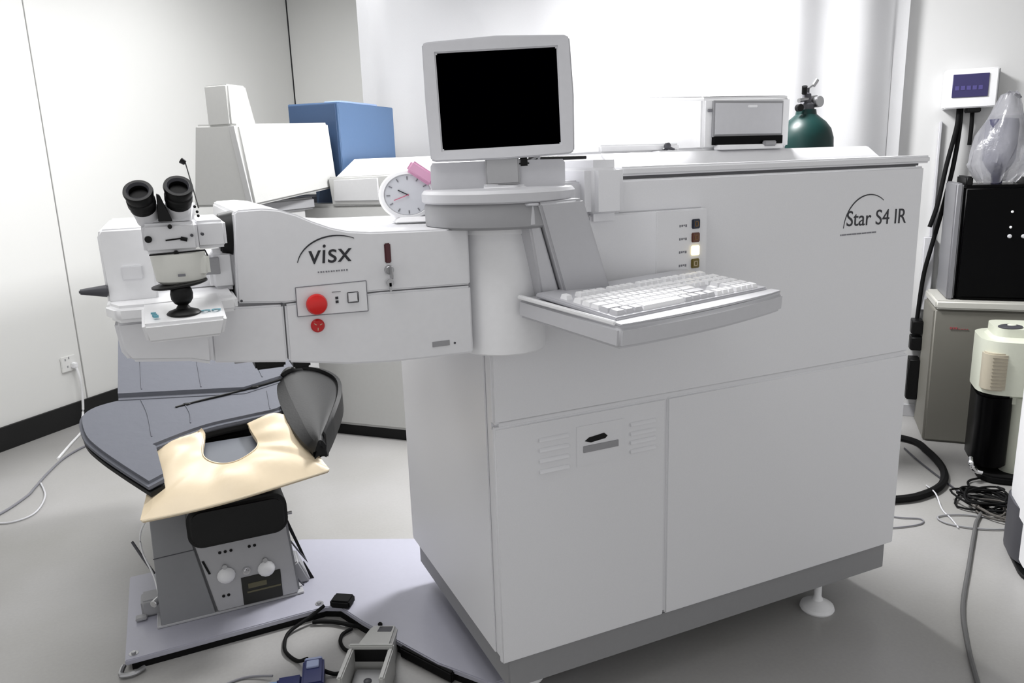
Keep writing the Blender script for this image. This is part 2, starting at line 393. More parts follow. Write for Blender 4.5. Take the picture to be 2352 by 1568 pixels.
# boom
BY, BB = 1.570, 2.15
up = [(.128, 1.405), (.134, 1.410), (.18, 1.411), (.212, 1.407), (.244, 1.396), (.276, 1.380), (.31, 1.366), (.344, 1.357), (.389, 1.352), (.434, 1.3505), (.491, 1.349), (.604, 1.347), (.604, 1.2235), (.398, 1.2285), (.206, 1.2235), (.117, 1.2315)]
bm = B(); prism(bm, up, BY, BB, 'y', .006, 3); boom = obj('boom', bm, BOOMW, L)
bm = B(); prism(bm, [(.064, 1.2265), (.2025, 1.2205), (.2005, 1.102), (.061, 1.120)], BY, BB-.1, 'y', .004, 2); obj('boom_lower_cover', bm, BOOMW, L)
bm = B(); prism(bm, [(.2055, 1.2205), (.398, 1.2255), (.604, 1.2205), (.604, 1.069), (.50, 1.0705), (.415, 1.073), (.322, 1.081), (.26, 1.092), (.2035, 1.101)], BY, BB-.05, 'y', .004, 2); obj('boom_lower_cover', bm, BOOMW, L)
bm = B(); box(bm, .10, .60, BY+.012, BB-.12, 1.11, 1.235); obj('boom_core', bm, MIDG, L)
bm = B(); box(bm, .14, .20, BY+.03, BY+.10, 1.086, 1.112, .004); box(bm, .215, .25, BY+.03, BY+.10, 1.078, 1.10, .004); obj('boom_underside_catch', bm, BLACK, L)
# boom markings
text('letter', 'visx', .058, INK, boom, (.258, BY-.0004, 1.2965), (1, 0, 0.0), (0, 0, 1), sx=.98, shear=.12)
bm = B(); arc_strip(bm, (.316, 1.288), .080, .062, PI*.93, PI*.34, BY-.0005, .0012, .003); obj('logo_arc', bm, INK, boom)
bm = B()
for i in range(12): box(bm, .276+i*.0052, .2785+i*.0052+.0008*(i % 2), BY-.001, BY, 1.2775, 1.2805)
obj('small_print', bm, INKL, boom)
# emergency stop plate
bm = B(); prism(bm, [(.229, 1.2525), (.372, 1.2535), (.372, 1.190), (.228, 1.1935)], BY-.0022, BY+.004, 'y', .001, 1); pl = obj('button_plate', bm, BOOMW, boom)
bm = B()
for a_, b_ in (((.229, 1.2525), (.372, 1.2535)), ((.372, 1.2535), (.372, 1.190)), ((.372, 1.190), (.228, 1.1935)), ((.228, 1.1935), (.229, 1.2525))):
    cyl(bm, (a_[0], BY-.002, a_[1]), (b_[0], BY-.002, b_[1]), .0009, None, 6)
obj('plate_outline', bm, INKL, boom)
bm = B(); cyl(bm, (.266, BY-.002, 1.2165), (.266, BY-.012, 1.2165), .014, .015, 24); lathe(bm, [(0, .010), (.012, .009), (.019, .006), (.0215, 0), (.020, -.005), (0, -.005)], Matrix.Translation((.266, BY-.014, 1.2165)) @ Matrix.Rotation(PI/2, 4, 'X'), 32)
obj('emergency_stop_button', bm, RED, boom, 'large red mushroom button')
bm = B(); lathe(bm, [(0, .004), (.011, .004), (.0138, .001), (.0138, -.004), (0, -.004)], Matrix.Translation((.266, BY-.003, 1.171)) @ Matrix.Rotation(PI/2, 4, 'X'), 28); rb = obj('round_red_sign', bm, RED2, boom, 'small round red disc')
bm = B()
for k in range(3):
    a = k*2.1+.4; cyl(bm, (.266+.004*math.cos(a), BY-.0072, 1.171+.004*math.sin(a)), (.266+.0095*math.cos(a), BY-.0072, 1.171+.0095*math.sin(a)), .0008, None, 6)
obj('sign_print', bm, BEIGE, boom)
bm = B(); box(bm, .331, .353, BY-.0045, BY, 1.2115, 1.2325, .0025, 2); obj('push_button', bm, BOOMW, boom)
bm = B()
for s in (-1, 1):
    box(bm, .342+s*.011-.0007, .342+s*.011+.0007, BY-.005, BY-.0042, 1.212, 1.232); box(bm, .331, .353, BY-.005, BY-.0042, 1.222+s*.0105-.0007, 1.222+s*.0105+.0007)
for z in (1.213, 1.221): box(bm, .306, .312, BY-.0032, BY-.0022, z, z+.0055)
box(bm, .300, .318, BY-.0032, BY-.0022, 1.236, 1.2368)
obj('button_print', bm, INK, boom)
bm = B(); box(bm, .4155, .4285, BY-.004, BY+.002, 1.286, 1.327, .002, 2); obj('indicator_lens', bm, MAROON, boom, 'dark red upright lens')
bm = B(); cyl(bm, (.422, BY+.002, 1.272), (.422, BY-.010, 1.272), .0095, None, 20, .002); box(bm, .4205, .4235, BY-.030, BY-.010, 1.255, 1.282, .001, 1); cyl(bm, (.4215, BY-.006, 1.245), (.4215, BY-.009, 1.245), .008, None, 16); box(bm, .419, .424, BY-.009, BY-.007, 1.226, 1.245)
obj('key_switch', bm, METAL, boom, 'metal key in its switch')
bm = B(); box(bm, .508, .548, BY-.0015, BY, 1.094, 1.106, .0004, 1); obj('rating_label', bm, MIDG, boom)
for x, z in ((.1995, 1.2225), (.560, 1.0975), (.125, 1.236)):
    bm = B(); cyl(bm, (x, BY+.001, z), (x, BY-.001, z), .0025, None, 12); obj('cover_screw', bm, DARKG, boom)
bm = B(); cyl(bm, (.100, 1.63, 1.362), (.131, 1.63, 1.362), .040, .046, 28, .003); obj('bellows', bm, BLACK, L, 'black round bellows at the boom end')

# patient head unit left of the boom
bm = B(); prism(bm, [(-.104, 1.255), (-.106, 1.380), (-.100, 1.389), (-.022, 1.389), (-.016, 1.383), (-.020, 1.255)], 1.56, 1.95, 'y', .007, 3); obj('side_tower', bm, HWHITE, L)
bm = B(); prism(bm, [(-.108, 1.54), (-.090, 1.49), (-.04, 1.485), (.113, 1.50), (.113, 1.90), (-.108, 1.90)], 1.2285, 1.259, 'z', .008, 3); obj('deck', bm, HWHITE, L)
bm = B(); prism(bm, [(-.098, 1.229), (.064, 1.229), (.060, 1.128), (.02, 1.140), (-.04, 1.147), (-.080, 1.152), (-.092, 1.172)], 1.515, 1.88, 'y', .008, 3); obj('lower_housing', bm, BOOMW, L)
bm = B(); box(bm, .02, .125, 1.64, 1.90, 1.255, 1.312, .006); box(bm, .075, .125, 1.60, 1.66, 1.255, 1.335, .010); box(bm, -.06, .03, 1.66, 1.88, 1.255, 1.290, .006); obj('optics_cover', bm, HWHITE, L)
bm = B(); box(bm, .066, .094, 1.585, 1.60, 1.29, 1.322, .001, 1); obj('optics_window', bm, MIDG, L)
bm = B(); box(bm, -.075, -.04, 1.553, 1.562, 1.296, 1.322, .002, 2); obj('side_label', bm, BOOMW, L)
bm = B(); hexa(bm, [(-.044, 1.395, 1.206), (.076, 1.395, 1.206), (.076, 1.50, 1.206), (-.044, 1.50, 1.206),
                    (-.050, 1.380, 1.241), (.085, 1.380, 1.241), (.085, 1.53, 1.263), (-.050, 1.53, 1.263)], .006); jp = obj('joystick_panel', bm, HWHITE, L)
bm = B(); lathe(bm, [(0, 0), (.027, 0), (.028, .003), (.024, .007), (.012, .011), (.009, .016), (.0085, .017), (.013, .020), (.0175, .027), (.0185, .036), (.0165, .045), (.010, .052), (0, .054)], Matrix.Translation((.018, 1.425, 1.245)), 28); obj('joystick', bm, BLACK, jp, 'black ball grip joystick')
bm = B()
for x, y in ((-.028, 1.42), (-.026, 1.405), (-.030, 1.437)): box(bm, x-.004, x+.004, y-.003, y+.003, 1.2475, 1.2495+.002)
for x in (.053, .070): lathe(bm, [(.004, 0), (.008, .0006), (.008, 0)], Matrix.Translation((x, 1.42, 1.2488)), 16)
obj('panel_icon', bm, LBLUE, jp)
bm = B(); cyl(bm, (-.147, 1.555, 1.282), (-.102, 1.562, 1.279), .0045, .0115, 20, .002); obj('side_handle', bm, DARKG, L, 'dark grey tapered side handle')

# ================================================================== microscope
ms = thing('operating_microscope', 'white operating microscope with two black eyepieces above the joystick', 'microscope', (.02, 1.47, 1.30))
bm = B(); box(bm, -.031, .056, 1.435, 1.515, 1.351, 1.401, .006); obj('body', bm, WHITE, ms)
bm = B(); box(bm, .052, .104, 1.46, 1.67, 1.352, 1.400, .006); obj('side_arm', bm, BOOMW, ms)
bm = B(); hexa(bm, [(-.026, 1.44, 1.398), (.052, 1.44, 1.398), (.052, 1.51, 1.398), (-.026, 1.51, 1.398), (-.040, 1.47, 1.432), (.062, 1.47, 1.436), (.058, 1.51, 1.436), (-.036, 1.51, 1.432)], .006); hd = obj('eyepiece_head', bm, WHITE, ms)
bm = B(); prism(bm, [(-.003, 1.404), (.019, 1.404), (.004, 1.448), (-.001, 1.450)], 1.428, 1.455, 'y', .001, 1); obj('prism_wedge', bm, BLACK, ms, 'black wedge between the eyepieces')
for sx, x0, x1, dz in ((-1, -.018, -.0275, 0), (1, .030, .034, .005)):
    bm = B(); cyl(bm, (x0*.9, 1.47, 1.408+dz*.5), ((x0+x1)/2, 1.442, 1.430+dz), .021, .0205, 24, .001); et = obj('eyepiece_tube', bm, WHITE, ms)
    q0 = V(((x0+x1)/2, 1.445, 1.425+dz)); q1 = V((x1, 1.412, 1.457+dz))
    m_, l_ = frame_to(q0, q1)
    bm = B(); lathe(bm, [(0, 0), (.017, 0), (.0205, .004), (.0205, .012), (.0222, .014), (.0222, .024), (.0205, .026), (.0235, l_-.004), (.0225, l_), (.0175, l_), (.015, l_-.006), (.014, l_-.012), (0, l_-.012)], m_, 32); ec = obj('eyepiece', bm, BLACK, ms)
    bm = B(); lathe(bm, [(0, l_-.0105), (.0125, l_-.0105), (.0125, l_-.0118), (0, l_-.0118)], m_, 24); obj('lens', bm, GLOSSB, ec)
    bm = B(); lathe(bm, [(.0148, l_-.005), (.0172, l_+.0005), (.0178, l_), (.016, l_-.004)], m_, 32); obj('eyecup_ring', bm, DARKG, ec)
bm = B(); lathe(bm, [(0, 1.296), (.034, 1.296), (.040, 1.301), (.0445, 1.340), (.0445, 1.348), (0, 1.350)], Matrix.Translation((.021, 1.466, 0)) @ Matrix.Rotation(0, 4, 'Z'), 36); box(bm, .028, .070, 1.44, 1.50, 1.303, 1.346, .008); obj('objective_housing', bm, M('ivory_paint', (222, 222, 216), .4), ms)
bm = B(); cyl(bm, (-.024, 1.428, 1.3495), (.064, 1.428, 1.352), .0014, None, 8); cyl(bm, (.064, 1.428, 1.352), (.067, 1.432, 1.342), .0012, None, 8); obj('housing_gasket', bm, BLACK, ms)
bm = B(); lathe(bm, [(0, 0), (.040, 0), (.046, .002), (.046, .005), (.040, .006), (0, .006)], Matrix.Translation((.018, 1.455, 1.291)) @ Matrix.Rotation(-.10, 4, 'Y'), 32); obj('objective_ring', bm, BLACK, ms)
for x, z, r_ in ((-.022, 1.3755, .0062), (.0135, 1.3945, .0038), (.018, 1.350, .0042), (.046, 1.378, .0028), (.063, 1.379, .003)):
    bm = B(); cyl(bm, (x, 1.442, z), (x, 1.428, z), r_, r_*.9, 16, .0008); obj('knob', bm, BLACK if r_ > .0035 else DARKG, ms)
bm = B(); cyl(bm, (.004, 1.433, 1.372), (.030, 1.433, 1.374), .0013, None, 8); cyl(bm, (.028, 1.433, 1.374), (.038, 1.433, 1.371), .0034, None, 10); obj('filter_lever', bm, BLACK, ms)
for x, z in ((.057, 1.425), (.060, 1.416), (.061, 1.409), (.046, 1.412)):
    bm = B(); ball(bm, (x, 1.455, z), .0026, n=10); obj('adjusting_screw', bm, BLACK, ms)
bm = B(); box(bm, .016, .028, 1.4165, 1.4182, 1.311, 1.3155); obj('plate_print', bm, INKL, ms)
bm = B(); cyl(bm, (.0475, 1.60, 1.506), (.056, 1.60, 1.500), .0058, .0045, 14, .001); cyl(bm, (.056, 1.60, 1.50), (.066, 1.52, 1.42), .0011, None, 8); obj('handle', bm, BLACK, ms)

# ================================================================== monitor
MC = V((.722, 1.648, 1.620)); my = math.radians(-21.5)
MM = Matrix.Translation(MC) @ Matrix.Rotation(my, 4, 'Z') @ Matrix.Rotation(math.radians(-1.5), 4, 'Y') @ Matrix.Rotation(math.radians(-2), 4, 'X')
mo = thing('computer_monitor', 'grey framed computer monitor with black screen on the turntable', 'monitor', (MC.x, MC.y, 1.427), my)
W2, H2 = .1625, .1275
poly = [(-W2, -H2+.004), (-W2-.002, 0), (-W2, H2-.004), (-W2+.012, H2), (0, H2+.006), (W2-.012, H2), (W2, H2-.006), (W2+.004, 0), (W2, -H2+.006), (W2-.010, -H2), (0, -H2-.003), (-W2+.010, -H2)]
scr = (-.134, .133, -.104, .1035)
bm = B()
t = bmesh.new()
inner = [(scr[0], scr[2]), (scr[0], 0), (scr[0], scr[3]), (scr[0]+.05, scr[3]), (0, scr[3]), (scr[1]-.05, scr[3]), (scr[1], scr[3]), (scr[1], 0), (scr[1], scr[2]), (scr[1]-.05, scr[2]), (0, scr[2]), (scr[0]+.05, scr[2])]
ring = [[t.verts.new((x, y, z)) for x, z in pts] for pts, y in ((inner, .004), (inner, -.006), (poly, -.009), (poly, .020))]
sm = [t.verts.new((x*.97, .045, z*.97)) for x, z in poly]; ring.append(sm)
for A, C in zip(ring, ring[1:]):
    for i in range(12): t.faces.new((A[i], A[(i+1) % 12], C[(i+1) % 12], C[i]))
t.faces.new(sm)
bmesh.ops.recalc_face_normals(t, faces=t.faces)
bmesh.ops.bevel(t, geom=[e for e in t.edges if not e.is_boundary and e.calc_face_angle(0) > .5 and len(e.link_faces) == 2], offset=.003, segments=2, affect='EDGES')
merge(bm, t, MM); obj('bezel', bm, GREYP, mo)
bm = B(); box(bm, scr[0]-.002, scr[1]+.002, -.002, .004, scr[2]-.002, scr[3]+.002, 0, 1, MM); obj('screen', bm, SCREEN, mo, 'black switched-off screen')
bm = B(); box(bm, -W2+.05, W2-.05, .045, .075, -H2+.03, H2-.03, .01, 3, MM); obj('rear_housing', bm, GREYP, mo)
bm = B(); hexa(bm, [(-.042, .0, -.187), (.036, 0, -.187), (.036, .05, -.187), (-.042, .05, -.187), (-.040, .0, -.11), (.036, .0, -.11), (.036, .046, -.11), (-.040, .046, -.11)], .004)
bm.transform(MM); obj('neck', bm, M('neck_grey', (168, 168, 170), .35, metal=.3), mo)
bm = B(); box(bm, .036, .060, .008, .03, -.148, -.128, .004, 2, MM); obj('cable_plug', bm, BLACK, mo)
bm = B(); tube(bm, [MM @ V(p) for p in ((.06, .02, -.138), (.085, .03, -.128), (.075, .04, -.15), (.055, .05, -.165), (.05, .04, -.183))], .0025); obj('cable', bm, HWHITE, mo)

# ================================================================== keyboard
kb = thing('keyboard', 'white computer keyboard lying on the swivel tray', 'keyboard', tuple(TR @ V((0, 0, .0385))), TY)
KM = TR @ Matrix.Translation((.030, .045, .0392)) @ Matrix.Rotation(math.radians(1.2), 4, 'X')
bm = B(); prism(bm, [(-.012, -.014), (.482, -.014), (.482, .232), (-.012, .232)], .0, .010, 'z', .003, 2, KM); obj('keyboard_case', bm, KEYBODY, kb)
keymesh = {}
def key(w_, h_, x, y, mat, dark=False):
    k = (round(w_, 4), round(h_, 4), mat.name)
    if k not in keymesh:
        t = bmesh.new(); a, b_ = w_/2-.0012, h_/2-.0014; c, d = a-.0022, b_-.0026
        lo = [t.verts.new(p) for p in ((-a, -b_, 0), (a, -b_, 0), (a, b_, 0), (-a, b_, 0))]
        hi = [t.verts.new(p) for p in ((-c, -d+.0006, .009), (c, -d+.0006, .009), (c, d+.001, .0095), (-c, d+.001, .0095))]
        for i in range(4): t.faces.new((lo[i], lo[(i+1) % 4], hi[(i+1) % 4], hi[i]))
        t.faces.new(hi); t.faces.new(lo[::-1]); bmesh.ops.recalc_face_normals(t, faces=t.faces)
        me = bpy.data.meshes.new('key'); t.to_mesh(me); t.free(); me.materials.append(mat); keymesh[k] = me
    o = bpy.data.objects.new('key', keymesh[k]); COL.objects.link(o); o.parent = kb
    lm = wm(kb).inverted() @ KM @ Matrix.Translation((x, y, .0098)); o.matrix_local = lm
    return o
U = .0204; RH = .0262
rows_ = [[1.25, 1.25, 1.25, 6.25, 1.25, 1.25, 1.25, 1.25], [2.25]+[1]*10+[2.75], [1.75]+[1]*11+[2.25], [1.5]+[1]*12+[1.5], [1]*13+[2]]
for r_, row in enumerate(rows_):
    x = 0
    for i, w_ in enumerate(row):
        key(w_*U, RH, x+w_*U/2, .008+r_*RH, KEYG if (w_ > 1 and r_ < 4 and w_ != 6.25 and r_ in (0, 1)) else KEYW); x += w_*U
for g, xs in enumerate(((0,), (2, 3, 4, 5), (6.5, 7.5, 8.5, 9.5), (11, 12, 13, 14))):
    for x in xs: key(U, RH*.9, x*U+U/2, .008+5.6*RH, KEYW)
for x in range(3):
    key(U, RH*.9, (15.25+x)*U+U/2, .008+5.6*RH, KEYW)
    for r_ in (3, 4): key(U, RH, (15.25+x)*U+U/2, .008+r_*RH, KEYW)
    key(U, RH, (15.25+x)*U+U/2, .008, KEYW)
key(U, RH, 16.75*U, .008+RH, KEYW)
for r_ in range(5):
    for x in range(4): key(U, RH, (18.55+x)*U+U/2, .008+r_*RH, KEYW)
for x in range(4): key(U, RH*.9, (18.55+x)*U+U/2, .008+5.6*RH, KEYW)
bm = B(); box(bm, .478, .505, .07, .16, .0, .0015, 0, 1, KM); obj('badge', bm, M('slate', (92, 92, 108), .4), kb)

# ================================================================== round clock on the boom
ck = thing('desk_clock', 'small round white desk clock with a pink top on the boom', 'clock', (.560, 1.80, 1.352), math.radians(-14))
CKM = Matrix.Translation((.543, 1.80, 1.414)) @ Matrix.Rotation(math.radians(-14), 4, 'Z') @ Matrix.Rotation(math.radians(-6), 4, 'X') @ Matrix.Rotation(PI/2, 4, 'X')
bm = B(); lathe(bm, [(0, -.03), (.045, -.03), (.062, -.022), (.064, .0), (.060, .010), (.053, .012), (.051, .006), (0, .006)], CKM @ Matrix.Diagonal((1.08, .92, 1, 1)), 48); obj('case', bm, HWHITE, ck)
bm = B(); lathe(bm, [(0, .008), (.0505, .008), (.0505, .006), (0, .006)], CKM @ Matrix.Diagonal((1.08, .92, 1, 1)), 48); obj('dial', bm, DIAL, ck)
for i in range(12):
    a = i*PI/6; bm = B(); box(bm, -.0012, .0012, -.004, .004, .008, .0095, 0, 1, CKM @ Matrix.Diagonal((1.08, .92, 1, 1)) @ Matrix.Rotation(a, 4, 'Z') @ Matrix.Translation((0, .043, 0))); obj('hour_mark', bm, INKL, ck)
bm = B(); box(bm, -.0012, .0012, -.002, .026, .0098, .0108, 0, 1, CKM @ Matrix.Rotation(1.1, 4, 'Z')); obj('hour_hand', bm, INK, ck)
bm = B(); box(bm, -.0009, .0009, -.002, .036, .011, .012, 0, 1, CKM @ Matrix.Rotation(1.9, 4, 'Z')); obj('minute_hand', bm, M('pink_hand', (200, 90, 120), .5), ck)
bm = B(); box(bm, -.034, .034, -.015, .015, -.010, .016, .006, 3, CKM @ Matrix.Translation((.034, .049, .006)) @ Matrix.Rotation(-.62, 4, 'Z')); obj('snooze_bar', bm, PINK, ck, 'pink block on the rim')
bm = B(); hexa(bm, [(.500, 1.775, 1.3515), (.612, 1.750, 1.3515), (.622, 1.83, 1.3515), (.510, 1.85, 1.3515), (.515, 1.785, 1.364), (.598, 1.765, 1.364), (.606, 1.82, 1.364), (.522, 1.84, 1.364)], .003); obj('stand', bm, HWHITE, ck)

# ================================================================== printer and things on the console top
pr = thing('laser_printer', 'white boxy office printer standing on the laser cabinet', 'printer', (1.68, 2.06, 1.497))
ZD = 1.4975
bm = B(); hexa(bm, [(1.449, 1.862, ZD), (1.778, 1.862, ZD), (1.795, 2.20, ZD), (1.462, 2.20, ZD), (1.446, 1.858, 1.645), (1.776, 1.858, 1.650), (1.79, 2.20, 1.672), (1.46, 2.20, 1.668)], .010); obj('body', bm, HWHITE, pr)
bm = B(); hexa(bm, [(1.452, 1.87, 1.647), (1.772, 1.87, 1.651), (1.785, 2.18, 1.674), (1.465, 2.18, 1.670), (1.475, 1.90, 1.660), (1.755, 1.90, 1.664), (1.77, 2.16, 1.683), (1.485, 2.16, 1.680)], .004); obj('top_cover', bm, HWHITE, pr)
bm = B(); box(bm, 1.482, 1.735, 1.849, 1.862, 1.538, 1.632, .004); ff = obj('front_flap', bm, GREYP, pr)
bm = B(); box(bm, 1.60, 1.635, 1.845, 1.851, 1.616, 1.623, .002, 2); obj('flap_handle', bm, HWHITE, ff)
bm = B(); box(bm, 1.479, 1.738, 1.852, 1.8625, 1.534, 1.636, .001, 1); obj('flap_gap', bm, MIDG, pr)
bm = B(); box(bm, 1.482, 1.735, 1.846, 1.863, 1.512, 1.536, .001, 1); obj('paper_slot', bm, GLOSSB, pr, 'black paper slot')
bm = B(); hexa(bm, [(1.49, 1.835, ZD), (1.73, 1.835, ZD), (1.73, 1.862, ZD), (1.49, 1.862, ZD), (1.49, 1.838, 1.511), (1.73, 1.838, 1.511), (1.73, 1.862, 1.514), (1.49, 1.862, 1.514)], .002); obj('paper_tray', bm, HWHITE, pr)
bm = B(); box(bm, 1.655, 1.70, 1.832, 1.846, 1.505, 1.521, .003, 2); obj('paper_guide', bm, MIDG, pr)
bm = B(); box(bm, 1.462, 1.476, 1.853, 1.858, 1.604, 1.612, .001, 1); obj('brand_badge', bm, INKL, pr)
bm = B(); box(bm, 1.13, 1.40, 1.90, 2.18, ZD, 1.521, .006); o = obj('flat_box', bm, HWHITE, loc=(1.26, 2.04, ZD)); tag(o, 'flat white box on the cabinet top left of the printer', 'box')
bm = B(); hexa(bm, [(1.30, 1.815, 1.4995), (1.46, 1.812, 1.4995), (1.45, 1.85, 1.4995), (1.31, 1.88, 1.4995), (1.30, 1.815, 1.5025), (1.46, 1.812, 1.5025), (1.45, 1.85, 1.5025), (1.31, 1.88, 1.5025)]); bm.transform(Matrix.Translation((0, .045, -.0018)))
o = obj('paper_sheet', bm, HWHITE, loc=(1.38, 1.89, ZD)); tag(o, 'loose white paper sheets in front of the printer', 'paper')
bm = B(); ball(bm, (1.345, 1.885, 1.514), .011, .009, .010, 12); cyl(bm, (1.352, 1.885, 1.508), (1.366, 1.88, 1.503), .005, .003, 10); cyl(bm, (1.335, 1.89, 1.5005), (1.352, 1.885, 1.51), .006, .004, 10)
o = obj('dark_clip', bm, DARKG, loc=(1.35, 1.885, 1.501)); tag(o, 'small dark clip lying beside the printer corner', 'clip')
bm = B(); cyl(bm, (.925, 1.93, 1.489), (1.065, 1.86, 1.489), .007, .0045, 12, .001); o = obj('marker_pen', bm, BLACK, loc=(.99, 1.9, 1.482)); tag(o, 'black pen lying right of the monitor', 'pen')

# green gas cylinder behind the console
gc = thing('gas_cylinder', 'dark green gas cylinder with metal valve behind the console', 'gas cylinder', (2.665, 2.70, 0))
G = Matrix.Translation((2.665, 2.70, 0))
bm = B(); lathe(bm, [(0, 0), (.115, 0), (.122, .01), (.122, 1.50), (.120, 1.545), (.108, 1.585), (.085, 1.615), (.060, 1.635), (.045, 1.648), (.042, 1.668), (0, 1.668)], G, 40); obj('bottle', bm, GREENB, gc)
bm = B(); lathe(bm, [(0, 1.66), (.034, 1.66), (.034, 1.69), (.022, 1.70), (.018, 1.735), (.010, 1.74), (.010, 1.76), (0, 1.76)], G, 20); vl = obj('valve', bm, DARKG, gc)
bm = B(); cyl(bm, (2.60, 2.68, 1.705), (2.72, 2.70, 1.722), .009, None, 12); cyl(bm, (2.705, 2.66, 1.70), (2.705, 2.69, 1.70), .024, None, 20, .002); obj('pressure_gauge', bm, METAL, vl)
bm = B(); cyl(bm, (2.605, 2.69, 1.675), (2.60, 2.665, 1.675), .016, None, 16, .002); cyl(bm, (2.64, 2.69, 1.735), (2.63, 2.68, 1.765), .012, None, 14); obj('valve_handle', bm, BLACK, vl)
bm = B(); cyl(bm, (2.665, 2.70, 1.755), (2.70, 2.70, 1.775), .005, None, 10); cyl(bm, (2.70, 2.70, 1.77), (2.72, 2.70, 1.795), .009, None, 10); obj('outlet', bm, METAL, vl)

# ================================================================== base plate on the floor
bp_ = thing('base_plate', 'lavender grey steel plate on the floor under the reclining chair', 'plate', (.2, 2.7, 0))
poly = [(-.262, 2.395), (.350, 2.410), (.395, 2.385), (.44, 2.27), (.494, 2.155), (.591, 1.95), (.70, 1.79), (1.0, 1.79), (1.0, 2.62), (.36, 2.95), (-.262, 2.95)]
bm = B(); prism(bm, poly, .022, .040, 'z', .003, 2); obj('steel_plate', bm, LAV, bp_)
cxp, cyp = .3, 2.6
bm = B(); prism(bm, [(cxp+(x-cxp)*.97, cyp+(y-cyp)*.97) for x, y in poly], 0, .0225, 'z'); obj('plate_shadow_gap', bm, RUBBER, bp_, 'dark gap under the raised plate, made as a black sheet')  # inset black sheet stands in for the shaded gap below the plate
for x, y in ((-.238, 2.425), (.335, 2.44)):
    bm = B(); cyl(bm, (x, y, .039), (x, y, .047), .008, .007, 6); cyl(bm, (x, y, .039), (x, y, .0415), .014, None, 20); obj('bolt', bm, METAL, bp_)
bm = B(); tube(bm, [(-.268, 2.405, .018), (-.275, 2.37, .012), (-.24, 2.362, .012), (-.21, 2.38, .012)], .008); obj('corner_leveller', bm, METAL, bp_)

# ================================================================== reclining chair
ch = thing('patient_chair', 'grey covered reclining surgery chair with metal pedestal', 'chair', (.07, 2.9, .04))
bm = B(); prism(bm, [(-.158, .041), (.290, .041), (.262, .425), (-.146, .425)], 2.545, 2.90, 'y', .006, 2); ped = obj('pedestal', bm, PAINTG, ch)
bm = B(); prism(bm, [(-.170, .0405), (.300, .0405), (.300, .050), (-.170, .050)], 2.530, 2.92, 'y', .002, 1); obj('pedestal_flange', bm, PAINTG2, ch)
bm = B(); prism(bm, [(-.158, .048), (.010, .048), (-.038, .33), (-.030, .42), (-.147, .42)], 2.531, 2.546, 'y', .002, 1); sp = obj('side_cover', bm, PAINTG, ch)
bm = B(); prism(bm, [(-.153, .285), (-.028, .288), (-.030, .2905), (-.153, .2875)], 2.5295, 2.5315, 'y'); obj('cover_seam', bm, DARKG, sp)
bm = B(); prism(bm, [(.018, .052), (.281, .052), (.262, .30), (-.026, .30)], 2.527, 2.546, 'y', .003, 2); ip = obj('instrument_panel', bm, PAINTG2, ch)
for x, z in ((.056, .178), (.184, .170)):
    bm = B(); lathe(bm, [(0, .018), (.012, .016), (.024, .010), (.029, .0), (.027, -.004), (0, -.004)], Matrix.Translation((x, 2.522, z)) @ Matrix.Rotation(PI/2, 4, 'X'), 14); obj('valve_knob', bm, HWHITE, ip)
    bm = B(); cyl(bm, (x-.002, 2.527, z+.032), (x-.002, 2.515, z+.034), .008, None, 12, .001); obj('knob_stud', bm, METAL, ip)
bm = B(); cyl(bm, (.120, 2.527, .180), (.120, 2.518, .180), .013, None, 20); cyl(bm, (.120, 2.519, .180), (.120, 2.510, .180), .008, .006, 16); obj('port', bm, CHROME, ip)
bm = B(); box(bm, .100, .228, 2.5235, 2.528, .055, .155, .001, 1); lb = obj('rating_plate', bm, LABELB, ip, 'black data plate')
bm = B(); box(bm, .115, .225, 2.5225, 2.5236, .096, .102); box(bm, .12, .18, 2.5225, 2.5236, .112, .13); obj('plate_print', bm, M('faded_gold', (92, 88, 66), .5), ip)
for x, z in ((.040, .105), (.056, .105), (.045, .262), (.062, .262), (.080, .262), (.138, .262), (.155, .262)):
    bm = B(); cyl(bm, (x, 2.529, z), (x, 2.5245, z), .005, None, 12); obj('socket_hole', bm, BLACK, ip)
bm = B(); prism(bm, [(.003, .195), (.010, .195), (-.006, .245), (-.013, .245)], 2.524, 2.529, 'y'); obj('slot', bm, BLACK, ip)
def RRECT(x0, x1, z0, z1, r, n=6):
    P = []
    for cx, cz, a in ((x0+r, z0+r, PI), (x1-r, z0+r, -PI/2), (x1-r, z1-r, 0), (x0+r, z1-r, PI/2)):
        for k in range(n+1):
            t_ = a+PI/2*k/n; P.append((cx+r*math.cos(t_), cz+r*math.sin(t_)))
    return P
# head section
bm = B(); prism(bm, RRECT(-.042, .258, .350, .486, .045), 2.385, 2.66, 'y', .014, 3); obj('headrest_cushion', bm, VINYL, ch, 'black padded headrest')
bm = B(); hexa(bm, [(-.01, 2.43, .45), (.235, 2.43, .45), (.235, 2.66, .45), (-.01, 2.66, .45), (-.01, 2.43, .500), (.235, 2.43, .500), (.235, 2.66, .612), (-.01, 2.66, .612)], .016, 4); obj('headrest_pad', bm, CLOTH2, ch)
bm = B(); box(bm, -.10, .22, 2.68, 3.45, .42, .60, .02, 3); obj('back_support', bm, BLACK, ch)
sz = lambda y: .60+.33*(y-2.5)
def pad(outline, mat, name, off, th, r, lab=None):
    t = bmesh.new()
    f = t.faces.new([t.verts.new((x, y, sz(y)+off)) for x, y in outline])
    g = bmesh.ops.extrude_face_region(t, geom=[f]); 
    for v in g['geom']:
        if isinstance(v, bmesh.types.BMVert): v.co.z -= th
    bmesh.ops.recalc_face_normals(t, faces=t.faces)
    bmesh.ops.bevel(t, geom=[e for e in t.edges if e.calc_face_angle(0) > 1.0 and abs(e.verts[0].co.z-e.verts[1].co.z) < th*.9], offset=r, segments=4, affect='EDGES')
    b2 = B(); merge(b2, t); return obj(name, b2, mat, ch, lab)
